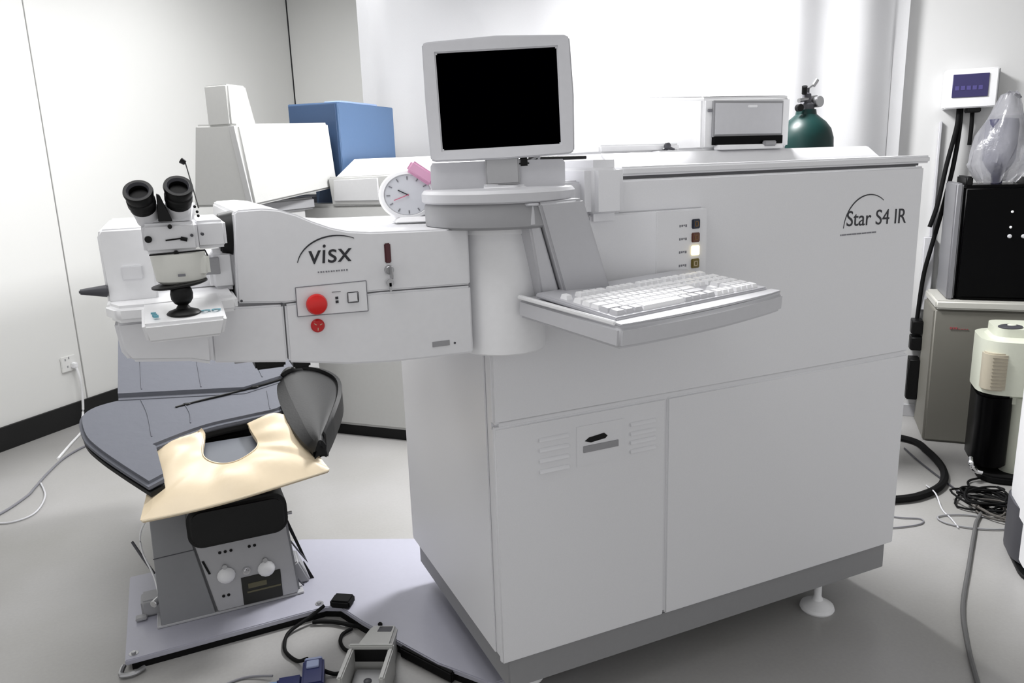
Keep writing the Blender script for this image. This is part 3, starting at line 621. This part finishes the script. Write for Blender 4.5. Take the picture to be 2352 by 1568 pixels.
def sm2(pts, k=5): return [(p.x, p.y) for p in crom([(x, y, 0) for x, y in pts], k)]
L1 = sm2([(-.12, 2.88), (-.21, 2.875), (-.285, 2.85), (-.318, 2.80), (-.305, 2.70), (-.266, 2.62), (-.20, 2.52), (-.125, 2.415)])
wing = L1+[(-.085, 2.44), (-.10, 2.60)]+sm2([(-.10, 2.605), (.05, 2.66), (.20, 2.68), (.30, 2.69)])+[(.36, 2.74), (.39, 2.87)]
pad(wing, VINYL, 'backrest', .0, .050, .018)
cov = [(x-.004, y) for x, y in L1]+[(-.085, 2.44), (-.10, 2.59)]+sm2([(-.10, 2.595), (.05, 2.65), (.20, 2.67), (.30, 2.685), (.335, 2.74), (.35, 2.86)])
pad(cov, CLOTH, 'backrest_cover', .012, .030, .010, 'grey blue fabric cover')
rear = [(-.205, 2.865), (.20, 2.80), (.385, 2.855)]+sm2([(.405, 2.88), (.42, 2.93), (.38, 2.98), (.30, 3.06), (.28, 3.30)])+[(.28, 3.42), (-.20, 3.42)]
bm = B()
pad(rear, CLOTH, 'seat_cover', .030, .10, .015, 'grey blue fabric cover of the seat')
bm = B(); box(bm, -.19, .27, 3.0, 3.6, .58, .73, .04, 4); obj('seat', bm, CLOTH, ch)
bm = B()
tube(bm, [(-.03, 2.78, sz(2.78)+.012), (.05, 2.795, sz(2.795)+.014), (.15, 2.81, sz(2.81)+.016), (.26, 2.83, sz(2.83)+.018), (.38, 2.865, sz(2.865)+.018)], .0045); ball(bm, (.005, 2.788, sz(2.788)+.012), .016, .008, .006, 10); ball(bm, (.235, 2.825, sz(2.825)+.018), .018, .009, .006, 10)
obj('cover_fold', bm, BLACK, ch)
for pts in ([(-.135, 2.85), (-.118, 2.76), (-.110, 2.64)], [(.275, 2.80), (.272, 2.75), (.268, 2.69)], [(.0, 2.79), (.012, 2.73), (.01, 2.68)]):
    bm = B(); tube(bm, [(x, y, sz(y)+.0125) for x, y in pts], .0022, 6, 5); obj('cover_crease', bm, CLOTH, ch)
for pts in ([(-.13, 3.10), (-.13, 2.98), (-.13, 2.885)], [(.255, 3.05), (.262, 2.95), (.27, 2.86)], [(.06, 3.10), (.06, 2.97), (.06, 2.85)]):
    bm = B(); tube(bm, [(x, y, sz(y)+.0305) for x, y in pts], .0022, 6, 5); obj('cover_crease', bm, CLOTH, ch)
# right wing: bare black vinyl, thicker than the covered left one
rl = crom([(.345, 2.865, 0), (.322, 2.82, 0), (.318, 2.70, 0), (.330, 2.58, 0), (.348, 2.50, 0), (.368, 2.452, 0)], 5)
rr_ = crom([(.39, 2.868, 0), (.47, 2.865, 0), (.528, 2.79, 0), (.520, 2.69, 0), (.462, 2.56, 0), (.408, 2.462, 0)], 5)
cs = []
for j in range(9):
    u = j/8; c = []
    for a, b_ in zip(rl, rr_):
        p = a.lerp(b_, u); p.z = sz(p.y)+.004+.034*math.sin(PI*(.08+.80*u))**.7; c.append(p)
    cs.append(c)
bm = B(); loft(bm, cs, .075); bmesh.ops.bevel(bm, geom=[e for e in bm.edges if len(e.link_faces) == 2 and e.calc_face_angle(0) > 1.0], offset=.014, segments=4, affect='EDGES')
obj('side_wing', bm, VINYL, ch, 'bare black vinyl right wing')
# side brackets, levers and tubes
bm = B(); box(bm, -.215, -.150, 2.62, 2.70, .042, .10, .008); box(bm, -.235, -.20, 2.60, 2.63, .045, .055, .003); obj('side_bracket', bm, MIDG, ch)
bm = B(); cyl(bm, (-.158, 2.60, .108), (-.175, 2.575, .108), .012, None, 16, .002); obj('bracket_knob', bm, CHROME, ch)
bm = B(); hexa(bm, [(.275, 2.60, .042), (.335, 2.60, .042), (.335, 2.72, .042), (.275, 2.72, .042), (.272, 2.60, .12), (.300, 2.60, .13), (.305, 2.70, .13), (.272, 2.70, .12)], .006); obj('side_bracket', bm, MIDG, ch)
bm = B(); hexa(bm, [(.327, 2.70, .09), (.345, 2.70, .06), (.345, 2.715, .06), (.327, 2.715, .09), (.280, 2.70, .235), (.290, 2.70, .245), (.290, 2.715, .245), (.280, 2.715, .235)], .002, 1); obj('side_lever', bm, BLACK, ch)
bm = B(); hexa(bm, [(.335, 2.62, .045), (.350, 2.62, .040), (.350, 2.63, .040), (.335, 2.63, .045), (.318, 2.62, .11), (.322, 2.62, .11), (.322, 2.63, .11), (.318, 2.63, .11)]); obj('side_lever', bm, BLACK, ch)
bm = B(); tube(bm, [(-.15, 2.62, .40), (-.185, 2.66, .33), (-.19, 2.68, .25), (-.165, 2.66, .16), (-.155, 2.62, .07)], .003); obj('tube', bm, HWHITE, ch)
bm = B(); tube(bm, [(-.225, 2.80, .24), (-.195, 2.74, .20), (-.165, 2.68, .165)], .005); obj('release_rod', bm, DARKG, ch)
bm = B(); tube(bm, [(.265, 2.56, .25), (.262, 2.55, .17), (.285, 2.56, .09), (.305, 2.57, .05)], .003); tube(bm, [(.27, 2.57, .24), (.30, 2.58, .18), (.325, 2.60, .13)], .003); obj('tube', bm, DARKG, ch)
bm = B(); cyl(bm, (.296, 2.62, .31), (.268, 2.62, .31), .006, None, 10); obj('side_screw', bm, METAL, ch)

# beige pillow with horseshoe cut-out
N = 44
outer = crom([(.03, 2.635, .636), (-.05, 2.625, .632), (-.098, 2.60, .622), (-.122, 2.50, .570), (-.157, 2.360, .500)], 6)[:-1] + \
    crom([(-.157, 2.360, .500), (-.02, 2.362, .502), (.11, 2.370, .508), (.26, 2.390, .518), (.402, 2.414, .5265)], 6)[:-1] + \
    crom([(.402, 2.414, .5265), (.386, 2.455, .55), (.367, 2.530, .588), (.350, 2.60, .624), (.330, 2.648, .648)], 6)
inner_ = crom([(.050, 2.650, .640), (.045, 2.62, .626), (.036, 2.58, .606), (.038, 2.548, .590), (.060, 2.525, .577), (.095, 2.512, .570), (.130, 2.512, .572), (.165, 2.525, .580), (.195, 2.545, .592), (.205, 2.570, .603), (.198, 2.60, .618), (.190, 2.63, .634), (.187, 2.655, .646)], 6)
curves = []
for j in range(9):
    s = j/8; c = []
    for i, (a, b_) in enumerate(zip(outer, inner_)):
        p = a.lerp(b_, s); p.z += .020*math.sin(PI*s)+.004*math.sin(i*.7+s*5)*math.sin(PI*s); c.append(p)
    curves.append(c)
pw = thing('pillow', 'beige horseshoe cushion draped over the headrest of the chair', 'cushion', (.12, 2.52, .50))
bm = B(); loft(bm, curves, .016); bmesh.ops.bevel(bm, geom=[e for e in bm.edges if len(e.link_faces) == 2 and e.calc_face_angle(0) > 1.1], offset=.003, segments=2, affect='EDGES')
obj('pad', bm, BEIGE, pw)
bm = B(); tube(bm, [p+V((0, 0, -.006)) for p in outer[24:49:3]], .0045, 8, 4); obj('piping', bm, BEIGE2, pw)

# ================================================================== second laser machine behind
m2 = thing('femtosecond_machine', 'second white laser machine with a blue upright behind the boom', 'medical machine', tuple(rp(3.9, -2.4, 0)))
bm = B(); rbox(bm, 3.55, 4.35, -2.95, -1.45, .06, 1.30, .02); obj('base_cabinet', bm, MACH, m2)
bm = B(); rbox(bm, 3.57, 4.3, -2.9, -1.5, 0, .06); obj('toe_kick', bm, BLACK, m2, 'black recessed toe kick')
bm = B(); rprism_a(bm, [(-2.36, 1.29), (-2.375, 1.44), (-1.72, 1.45), (-1.72, 1.29)], 3.55, 4.35, .008); con = obj('console_front', bm, MACH, m2)
bm = B(); rprism_b(bm, [(3.55, 1.43), (3.76, 1.530), (4.35, 1.535), (4.35, 1.43)], -2.34, -1.62, .008); obj('sloped_cover', bm, HWHITE, m2)
bm = B(); rprism_a(bm, [(-2.34, 1.315), (-2.335, 1.425), (-2.07, 1.43), (-2.07, 1.315)], 3.54, 3.552, .003); obj('console_panel', bm, M('recess_grey', (196, 196, 197), .5), m2)
bm = B(); rprism_a(bm, [(-2.693, 1.60), (-2.693, 1.833), (-2.373, 1.83), (-2.373, 1.20), (-2.56, 1.20), (-2.56, 1.60)], 3.70, 4.30, .004); bx = obj('blue_upright', bm, BLUE, m2, 'blue painted upright housing')
bm = B(); rprism_a(bm, [(-2.685, 1.61), (-2.685, 1.822), (-2.385, 1.822), (-2.385, 1.26), (-2.555, 1.26), (-2.46, 1.61)], 3.692, 3.701, .002); obj('shaded_blue_face', bm, BLUED, m2)  # thin sheet that puts the shade of this face into a darker blue
bm = B(); rbox(bm, 3.72, 3.80, -2.98, -2.38, 1.24, 1.345, .01); obj('shaded_bed_unit', bm, M('bed_shadow_navy', (14, 24, 44), .4), m2)  # blue bed part, with the shadow under the head put into its dark colour
bm = B(); rbox(bm, 3.85, 4.25, -2.56, -2.45, 1.83, 1.85, .004); obj('top_lid', bm, M('pale_blue', (150, 170, 205), .5), m2)
def rh(pts): return [rp(*p) for p in pts]
bm = B(); hexa(bm, rh([(2.90, -2.69, 1.325), (2.90, -2.338, 1.328), (3.66, -2.385, 1.385), (3.66, -2.69, 1.385),
                       (2.90, -2.628, 1.697), (2.90, -2.390, 1.690), (3.64, -2.400, 1.722), (3.64, -2.64, 1.722)]), .012); obj('laser_head', bm, MACH, m2)
bm = B(); hexa(bm, rh([(2.893, -2.375, 1.335), (2.893, -2.345, 1.335), (2.902, -2.345, 1.335), (2.902, -2.375, 1.335),
                       (2.893, -2.430, 1.682), (2.893, -2.400, 1.682), (2.902, -2.400, 1.682), (2.902, -2.430, 1.682)]), .001, 1); obj('head_seam_strip', bm, MACHG, m2)
bm = B(); rprism_b(bm, [(2.905, 1.685), (2.905, 1.863), (3.035, 1.863), (3.085, 1.685)], -2.555, -2.425, .008); obj('head_turret', bm, MACH, m2)
bm = B(); rbox(bm, 3.0, 3.5, -2.62, -2.43, 1.28, 1.34, .01); obj('head_underside', bm, MIDG, m2)
bm = B(); rbox(bm, 3.15, 3.45, -2.62, -2.45, .0, 1.30, .02); obj('head_column', bm, MACHG, m2)

# ================================================================== right-hand wall things
wb = thing('wall_control_box', 'white wall box with dark purple screen above the water dispenser', 'control box', tuple(rp(4.68, .74, 1.68)))
bm = B(); rbox(bm, 4.63, 4.719, .628, .862, 1.678, 1.868, .006); obj('case', bm, HWHITE, wb)
bm = B(); rbox(bm, 4.624, 4.632, .660, .820, 1.730, 1.842, .002, 1); scn = obj('screen', bm, M('purple_screen', (52, 48, 92), .3), wb, 'dark purple screen')
bm = B()
for i in range(5): rbox(bm, 4.6225, 4.6245, .672+i*.026, .690+i*.026, 1.765, 1.785)
obj('screen_digit', bm, M('dim_purple', (78, 72, 130), .4), wb)
bm = B(); rbox(bm, 4.64, 4.71, .861, .868, 1.69, 1.862, .001, 1); obj('side_panel', bm, MIDG, wb)
bm = B(); rbox(bm, 4.64, 4.71, .735, .80, 1.655, 1.68, .004, 2); obj('cable_gland', bm, BLACK, wb)
for nm, pts, r_, lab in (
    ('cable', [(4.68, .706, 1.68), (4.66, .700, 1.58), (4.64, .668, 1.40), (4.62, .640, 1.20), (4.62, .612, 1.08)], .011, 'left black cable dropping from the wall control box'),
    ('cable', [(4.68, .716, 1.68), (4.67, .715, 1.56), (4.66, .700, 1.38), (4.65, .665, 1.15), (4.66, .632, .96), (4.68, .61, .80), (4.70, .60, .55)], .011, 'longer black cable running from the wall box down behind the cabinet'),
    ('cable', [(4.68, .768, 1.665), (4.69, .772, 1.58), (4.70, .772, 1.495)], .010, 'short black cable stub below the wall control box')):
    bm = B(); tube(bm, [rp(*p) for p in pts], r_, 10); o = obj(nm, bm, RUBBER, loc=rp(*pts[0])); tag(o, lab, 'cable')
bm = B(); rbox(bm, 4.69, 4.719, .60, .655, .62, 1.02, .004); rbox(bm, 4.695, 4.719, .625, .64, 1.02, 1.62, .003); o = obj('cable_duct', bm, GREYP, loc=rp(4.7, .63, .62)); tag(o, 'pale vertical cable duct on the wall beside the laser cabinet', 'duct')
for z0, z1, lab in ((.50, .575, 'upper black socket box on the wall behind the cabinet'), (.41, .485, 'middle black socket box on the wall behind the cabinet'), (.13, .36, 'tall black box low on the wall behind the cabinet')):
    bm = B(); rbox(bm, 4.60, 4.70, .565, .625, z0, z1, .006); rbox(bm, 4.70, 4.719, .57, .62, z0+.01, z1-.01); o = obj('wall_socket_box', bm, BLACK, loc=rp(4.65, .6, z0)); tag(o, lab, 'socket', 'black boxes on the wall behind the cabinet')

wd = thing('water_dispenser', 'grey water dispenser with a black upper front against the wall', 'water dispenser', tuple(rp(4.48, .86, 0)))
bm = B(); rbox(bm, 4.30, 4.66, .622, 1.04, 0, .70, .012); bc = obj('base_cabinet', bm, DISPG, wd)
bm = B(); rbox(bm, 4.285, 4.66, .625, 1.055, .700, .745, .010); obj('shelf', bm, DISPT, wd)
bm = B(); rbox(bm, 4.31, 4.64, .700, 1.06, .745, 1.305, .02); obj('upper_front', bm, GLOSSB, wd, 'glossy black upper front')
bm = B(); rbox(bm, 4.318, 4.64, .672, .705, .745, 1.315, .008); obj('side_trim', bm, M('trim_grey', (118, 118, 122), .4), wd)
for b_, z in ((.915, 1.178), (.915, 1.105), (.985, 1.105)):
    bm = B(); lathe(bm, [(0, .004), (.006, .002), (.006, 0)], Matrix.Translation(rp(4.309, b_, z)) @ Matrix.Rotation(PI/4, 4, 'Z') @ Matrix.Rotation(-PI/2, 4, 'Y'), 12); obj('indicator_light', bm, HWHITE, wd)
for b_ in (.915, .972):
    bm = B(); lathe(bm, [(0, .012), (.008, .009), (.010, 0)], Matrix.Translation(rp(4.309, b_, 1.062)) @ Matrix.Rotation(PI/4, 4, 'Z') @ Matrix.Rotation(-PI/2, 4, 'Y'), 16); obj('tap_button', bm, GREYP, wd)
bm = B()
for i in range(7): rbox(bm, 4.296, 4.3005, .700+i*.012, .708+i*.012, .600, .603+.007*(i < 3))
obj('brand_print', bm, M('faded_red_print', (150, 70, 74), .6), wd)
bm = B(); rbox(bm, 4.34, 4.60, .715, .745, 1.30, 1.345, .006); rbox(bm, 4.34, 4.60, .965, .995, 1.30, 1.335, .006); obj('bottle_collar', bm, BLACK, wd)

bt = thing('water_bottle', 'water bottle wrapped in crumpled clear plastic on the dispenser', 'bottle', tuple(rp(4.46, .87, 1.30)))
BM = Matrix.Translation(rp(4.46, .865, 0))
bm = B(); lathe(bm, [(0, 1.306), (.03, 1.306), (.032, 1.35), (.07, 1.39), (.088, 1.42), (.090, 1.58), (.082, 1.61), (0, 1.62)], BM @ Matrix.Diagonal((.8, .8, 1, 1)), 28); obj('jug', bm, JUG, bt)
t = bmesh.new(); rr = random.Random(3); n = 36; prof = [(.075, 1.312), (.100, 1.345), (.125, 1.40), (.120, 1.46), (.105, 1.53), (.082, 1.60), (.055, 1.67), (.038, 1.72), (.020, 1.735)]
rings = []
for j, (r_, z) in enumerate(prof):
    ring = []
    for i in range(n):
        a = 2*PI*i/n; rr_ = r_*(1+.10*math.sin(a*3+z*9)+.07*rr.uniform(-1, 1)+.05*math.sin(a*7-z*30))
        ring.append(t.verts.new((rr_*math.cos(a)+.035*(z-1.35)*1.2, rr_*math.sin(a)-.035*(z-1.35)*1.2, z+.008*rr.uniform(-1, 1))))
    rings.append(ring)
for A, C in zip(rings, rings[1:]):
    for i in range(n): t.faces.new((A[i], A[(i+1) % n], C[(i+1) % n], C[i]))
t.faces.new(rings[-1])
bm = B(); merge(bm, t, BM); obj('plastic_bag', bm, BAG, bt, 'crumpled clear plastic wrap')
bm = B(); cyl(bm, rp(4.46, .905, 1.728), rp(4.46, .93, 1.705), .010, .006, 10); obj('bag_tie', bm, DARKG, bt)

pf = thing('air_purifier', 'cream and black upright appliance beside the water dispenser', 'appliance', tuple(rp(3.98, .92, 0)))
bm = B()
def rr_poly(a0, a1, b0, b1, r, n=5):
    P = []
    for (ca, cb, s) in ((a0+r, b0+r, PI), (a1-r, b0+r, -PI/2), (a1-r, b1-r, 0), (a0+r, b1-r, PI/2)):
        for i in range(n+1):
            t_ = s+(PI/2)*i/n; P.append((ca+r*math.cos(t_), -(cb+r*math.sin(t_))))
    return P
prism(bm, rr_poly(3.80, 4.12, .758, 1.10, .10), .36, .70, 'z', .05, 5, ROOM); obj('upper_body', bm, CREAM, pf)
bm = B(); prism(bm, rr_poly(3.815, 4.08, .765, .905, .06), .06, .40, 'z', .01, 2, ROOM); obj('lower_body', bm, GLOSSB, pf, 'black lower body')
bm = B(); prism(bm, rr_poly(3.84, 4.11, .885, 1.08, .06), .0, .40, 'z', .01, 2, ROOM); obj('rear_body', bm, CREAM, pf)
bm = B(); prism(bm, rr_poly(3.795, 3.90, .765, .875, .04), .43, .60, 'z', .006, 2, ROOM); gr_ = obj('grille_panel', bm, PEACH, pf)
bm = B()
for i in range(9): rbox(bm, 3.7925, 3.7955, .795, .852, .45+i*.016, .4545+i*.016)
obj('grille_slot', bm, M('grille_dark', (158, 150, 134), .6), pf)
bm = B(); ball(bm, rp(3.90, .87, .703), .055, .045, .008, 18); obj('carry_handle', bm, DARKG, pf, 'dark oval handle recess')
bm = B(); ball(bm, rp(3.90, .875, .711), .022, .016, .004, 12); obj('handle_button', bm, CREAM, pf)
bm = B(); prism(bm, rr_poly(3.78, 4.10, .79, 1.0, .08), .0, .035, 'z', .008, 2, ROOM); obj('foot_base', bm, RUBBER, pf)
bm = B(); tube(bm, [rp(3.80, .752, .11), rp(3.77, .752, .085), rp(3.79, .775, .055), rp(3.80, .80, .045)], .011); obj('caster_arm', bm, CHROME, pf)

ra = thing('floor_appliance', 'white rounded appliance cut off by the right picture edge', 'appliance', tuple(rp(3.05, .95, 0)))
bm = B(); prism(bm, rr_poly(2.83, 3.25, .765, 1.25, .12), .14, .70, 'z', .05, 5, ROOM); obj('shell', bm, HWHITE, ra)
bm = B(); prism(bm, rr_poly(2.93, 3.25, .757, 1.25, .12), .0, .24, 'z', .02, 3, ROOM); obj('lower_shell', bm, DARKG, ra, 'dark grey lower side')
bm = B(); prism(bm, rr_poly(2.835, 3.2, .775, 1.2, .10), .014, .30, 'z', .02, 3, ROOM); obj('front_skirt', bm, HWHITE, ra)
bm = B(); prism(bm, rr_poly(2.822, 3.2, .785, 1.2, .10), .50, .67, 'z', .02, 3, ROOM); obj('display_band', bm, M('slate_grey', (88, 90, 100), .3), ra)
bm = B(); prism(bm, rr_poly(2.845, 3.2, .765, 1.2, .10), .0, .014, 'z', .003, 1, ROOM); obj('rubber_base', bm, BLACK, ra)

# ================================================================== cables on the floor
def cord(name, pts, r_, mat, lab, k=8):
    bm = B(); tube(bm, pts, r_, 8, k); o = obj(name, bm, mat, loc=pts[0]); tag(o, lab, 'cable'); return o
cord('hose', [(3.25, 2.86, .018), (3.394, 2.617, .018), (3.336, 2.458, .018), (3.20, 2.27, .018), (3.04, 2.155, .018), (2.876, 2.12, .018), (2.74, 2.14, .018), (2.45, 2.25, .018)], .017, RUBBER, 'thick black hose curving on the floor behind the cabinet')
cord('power_cable', [(3.06, 1.98, .010), (3.0, 1.929, .009), (2.86, 1.862, .008), (2.769, 1.807, .008), (2.506, 1.642, .008), (2.259, 1.485, .008), (2.096, 1.354, .008), (1.94, 1.209, .008), (1.75, 1.02, .008)], .0075, M('grey_cord', (92, 92, 92), .6), 'grey power cord running towards the camera on the right floor')
cord('cable', [(3.30, 2.56, .006), (3.22, 2.42, .006), (3.14, 2.26, .006), (3.08, 2.13, .006), (3.02, 2.0, .006)], .004, DARKG, 'thin dark cord leading from the cabinet to the cable tangle', 6)
cord('cable', [(3.0, 2.20, .005), (2.90, 2.08, .034), (2.84, 2.0, .006), (2.80, 1.93, .005), (2.75, 1.86, .005)], .003, GREYP, 'thin pale cord crossing over the black hose', 6)
cord('cable', [(2.55, 2.14, .005), (2.62, 2.04, .005), (2.69, 1.985, .005), (2.66, 1.955, .005), (2.58, 1.965, .005), (2.48, 2.0, .005)], .003, INKL, 'thin grey cord looping out from under the cabinet', 6)
cord('cable', [(2.97, 1.80, .006), (2.90, 1.77, .006), (2.80, 1.83, .006), (2.745, 1.91, .006), (2.77, 1.965, .006), (2.87, 1.93, .006), (2.96, 1.84, .006)], .0035, MIDG, 'grey cord lying in a flat loop left of the tangle', 6)
rr = random.Random(11); pts = [(3.22, 2.02, .02)]
for i in range(34):
    a = i*1.75; pts.append((3.03+.13*math.cos(a)*rr.uniform(.5, 1.1)+.02, 1.955+.12*math.sin(a)*rr.uniform(.5, 1.1), .008+.04*rr.random()))
cord('cable_tangle', pts, .0045, RUBBER, 'tangled heap of black cables on the floor right of the hose', 5)
pts = [(3.10, 1.86, .02)]
for i in range(16):
    a = i*2.1; pts.append((3.0+.12*math.cos(a)*rr.uniform(.4, 1), 1.88+.09*math.sin(a)*rr.uniform(.5, 1.1), .008+.03*rr.random()))
cord('cable_tangle', pts, .004, M('brown_grey_cord', (84, 80, 76), .6), 'greyish cables tangled with the black heap near the appliance', 5)
cord('cable', [(3.33, 2.10, .02), (3.25, 2.13, .014), (3.18, 2.13, .01), (3.12, 2.06, .01), (3.14, 1.99, .01)], .005, RUBBER, 'black cord bending out below the cream appliance', 6)

# wall outlet and cords on the left
so = thing('wall_outlet', 'white wall outlet with plug on the left wall', 'outlet', tuple(rp(3.285, -4.155, .38)))
bm = B(); rbox(bm, 3.235, 3.335, -4.1585, -4.148, .335, .430, .003, 2); obj('face_plate', bm, WALLM, so)
bm = B()
for a_, z in ((3.26, .405), (3.285, .412), (3.27, .36), (3.30, .372)): rbox(bm, a_, a_+.007, -4.149, -4.146, z, z+.012)
obj('socket_slot', bm, MIDG, so)
bm = B(); rbox(bm, 3.293, 3.322, -4.15, -4.115, .352, .385, .005, 2); obj('plug', bm, HWHITE, so)
cord('power_cable', [tuple(rp(3.308, -4.12, .355)), tuple(rp(3.312, -4.11, .28)), tuple(rp(3.318, -4.12, .18)), tuple(rp(3.30, -4.12, .06)), tuple(rp(3.24, -4.08, .008)), (-.58, 5.05, .006), (-.62, 4.83, .006), (-.66, 4.6, .006)], .007, HWHITE, 'white power cord hanging from the wall outlet across the black baseboard')
cord('cable', [(-.35, 4.9, .006), (-.5, 4.8, .006), (-.62, 4.62, .006), (-.684, 4.394, .006), (-.72, 4.2, .006), (-.743, 4.094, .006), (-.83, 3.92, .006), (-1.0, 3.75, .006)], .006, INKL, 'grey cord lying across the floor at the far left')
cord('cable', [(-.70, 4.25, .006), (-.66, 4.05, .006), (-.68, 3.86, .006), (-.76, 3.80, .006), (-.86, 3.84, .006), (-1.0, 3.9, .006)], .004, GREYP, 'pale thin cord looping on the floor at the far left edge')

# ================================================================== foot switches and leads at the bottom
fs = thing('foot_switch', 'grey foot switch with an open pedal hood at the bottom', 'foot switch', (.42, 2.1, 0), math.radians(-25))
FM = Matrix.Translation((.425, 2.06, 0)) @ Matrix.Rotation(math.radians(-27), 4, 'Z')
bm = B(); hexa(bm, [(-.062, -.02, 0), (.062, -.02, 0), (.050, .17, 0), (-.050, .17, 0), (-.056, -.02, .085), (.056, -.02, .085), (.042, .165, .045), (-.042, .165, .045)], .008)
bm.transform(FM); obj('housing', bm, M('switch_grey', (182, 182, 180), .45), fs)
bm = B(); box(bm, -.068, -.052, -.16, -.02, 0, .09, .004, 2, FM); box(bm, .052, .068, -.16, -.02, 0, .09, .004, 2, FM); box(bm, -.068, .068, -.022, -.008, 0, .098, .004, 2, FM)
box(bm, -.068, .068, -.16, -.02, 0, .006, .002, 1, FM); obj('hood', bm, M('hood_grey', (176, 176, 174), .45), fs)
bm = B(); box(bm, -.047, .047, -.15, -.03, .02, .034, .005, 2, FM @ Matrix.Rotation(.12, 4, 'X')); obj('pedal', bm, M('pedal_grey', (150, 150, 152), .4), fs)
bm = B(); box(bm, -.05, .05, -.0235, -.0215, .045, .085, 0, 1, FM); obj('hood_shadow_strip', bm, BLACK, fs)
bm = B(); lathe(bm, [(0, .003), (.010, .002), (.012, 0)], FM @ Matrix.Translation((0, -.085, .026)), 16); obj('pedal_pad', bm, DARKG, fs)
zl = lambda y: .085-(y+.02)*.040/.185+.0012
bm = B(); hexa(bm, [(-.012, .11, zl(.11)-.004), (.032, .11, zl(.11)-.004), (.030, .15, zl(.15)-.004), (-.012, .15, zl(.15)-.004), (-.012, .11, zl(.11)), (.032, .11, zl(.11)), (.030, .15, zl(.15)), (-.012, .15, zl(.15))], .0005, 1)
bm.transform(FM); obj('label', bm, DARKG, fs, 'dark label')
bs = thing('blue_foot_switch', 'navy blue connector block on the floor at the bottom edge', 'connector', (.22, 2.14, 0), .2)
SM = Matrix.Translation((.222, 2.10, 0)) @ Matrix.Rotation(math.radians(-12), 4, 'Z')
bm = B(); box(bm, .0, .062, -.09, .03, 0, .055, .006, 3, SM); obj('block', bm, NAVY, bs)
bm = B(); box(bm, -.075, .0, -.06, -.005, 0, .036, .008, 3, SM); obj('plug_body', bm, NAVY, bs)
bm = B(); box(bm, .004, .056, .028, .044, .008, .050, .003, 2, SM); box(bm, .012, .048, -.02, .012, .054, .062, .002, 1, SM); obj('metal_shell', bm, M('pale_blue_metal', (150, 160, 190), .35), bs)
bm = B(); box(bm, -.10, -.070, -.05, -.015, .004, .030, .004, 2, SM); obj('plug_end', bm, M('light_blue_plastic', (120, 150, 190), .4), bs)
cord('cable', [(.345, 2.40, .052), (.30, 2.395, .03), (.22, 2.362, .012), (.195, 2.30, .008), (.197, 2.25, .008), (.22, 2.20, .008), (.245, 2.165, .03)], .006, RUBBER, 'black lead curving from the steel plate to the blue connector')
cord('cable', [(.28, 2.10, .02), (.31, 2.085, .008), (.345, 2.075, .012)], .006, RUBBER, 'short black lead joining the blue connector and the foot switch')
cord('cable', [(.30, 2.385, .012), (.36, 2.355, .012), (.42, 2.30, .012), (.46, 2.275, .012), (.49, 2.24, .03), (.485, 2.21, .05)], .007, RUBBER, 'black lead running along the steel plate corner to the foot switch')
cord('cable', [(.41, 2.29, .010), (.375, 2.275, .008), (.36, 2.235, .008), (.365, 2.19, .008), (.385, 2.16, .012)], .006, RUBBER, 'black lead making a small arc beside the foot switch')
cord('cable', [(-.25, 2.02, .005), (-.10, 2.12, .005), (-.012, 2.18, .005), (.064, 2.195, .005), (.14, 2.155, .012)], .0035, INKL, 'thin grey lead running left from the blue connector')
bm = B(); box(bm, -.035, .035, -.028, .028, .0, .028, .006, 2, Matrix.Translation((.405, 2.395, .041)) @ Matrix.Rotation(-.6, 4, 'Z')); o = obj('cable_plug', bm, RUBBER, loc=(.405, 2.395, .041)); tag(o, 'black plug lying on the corner of the steel plate', 'plug')
bm = B(); prism(bm, [(.512, 2.085), (.530, 2.10), (.63, 1.905), (.612, 1.89)], .0, .034, 'z', .004, 2); o = obj('cable_cover', bm, RUBBER, loc=(.57, 2.0, 0)); tag(o, 'black rubber strip along the steel plate edge right of the foot switch', 'cable cover')
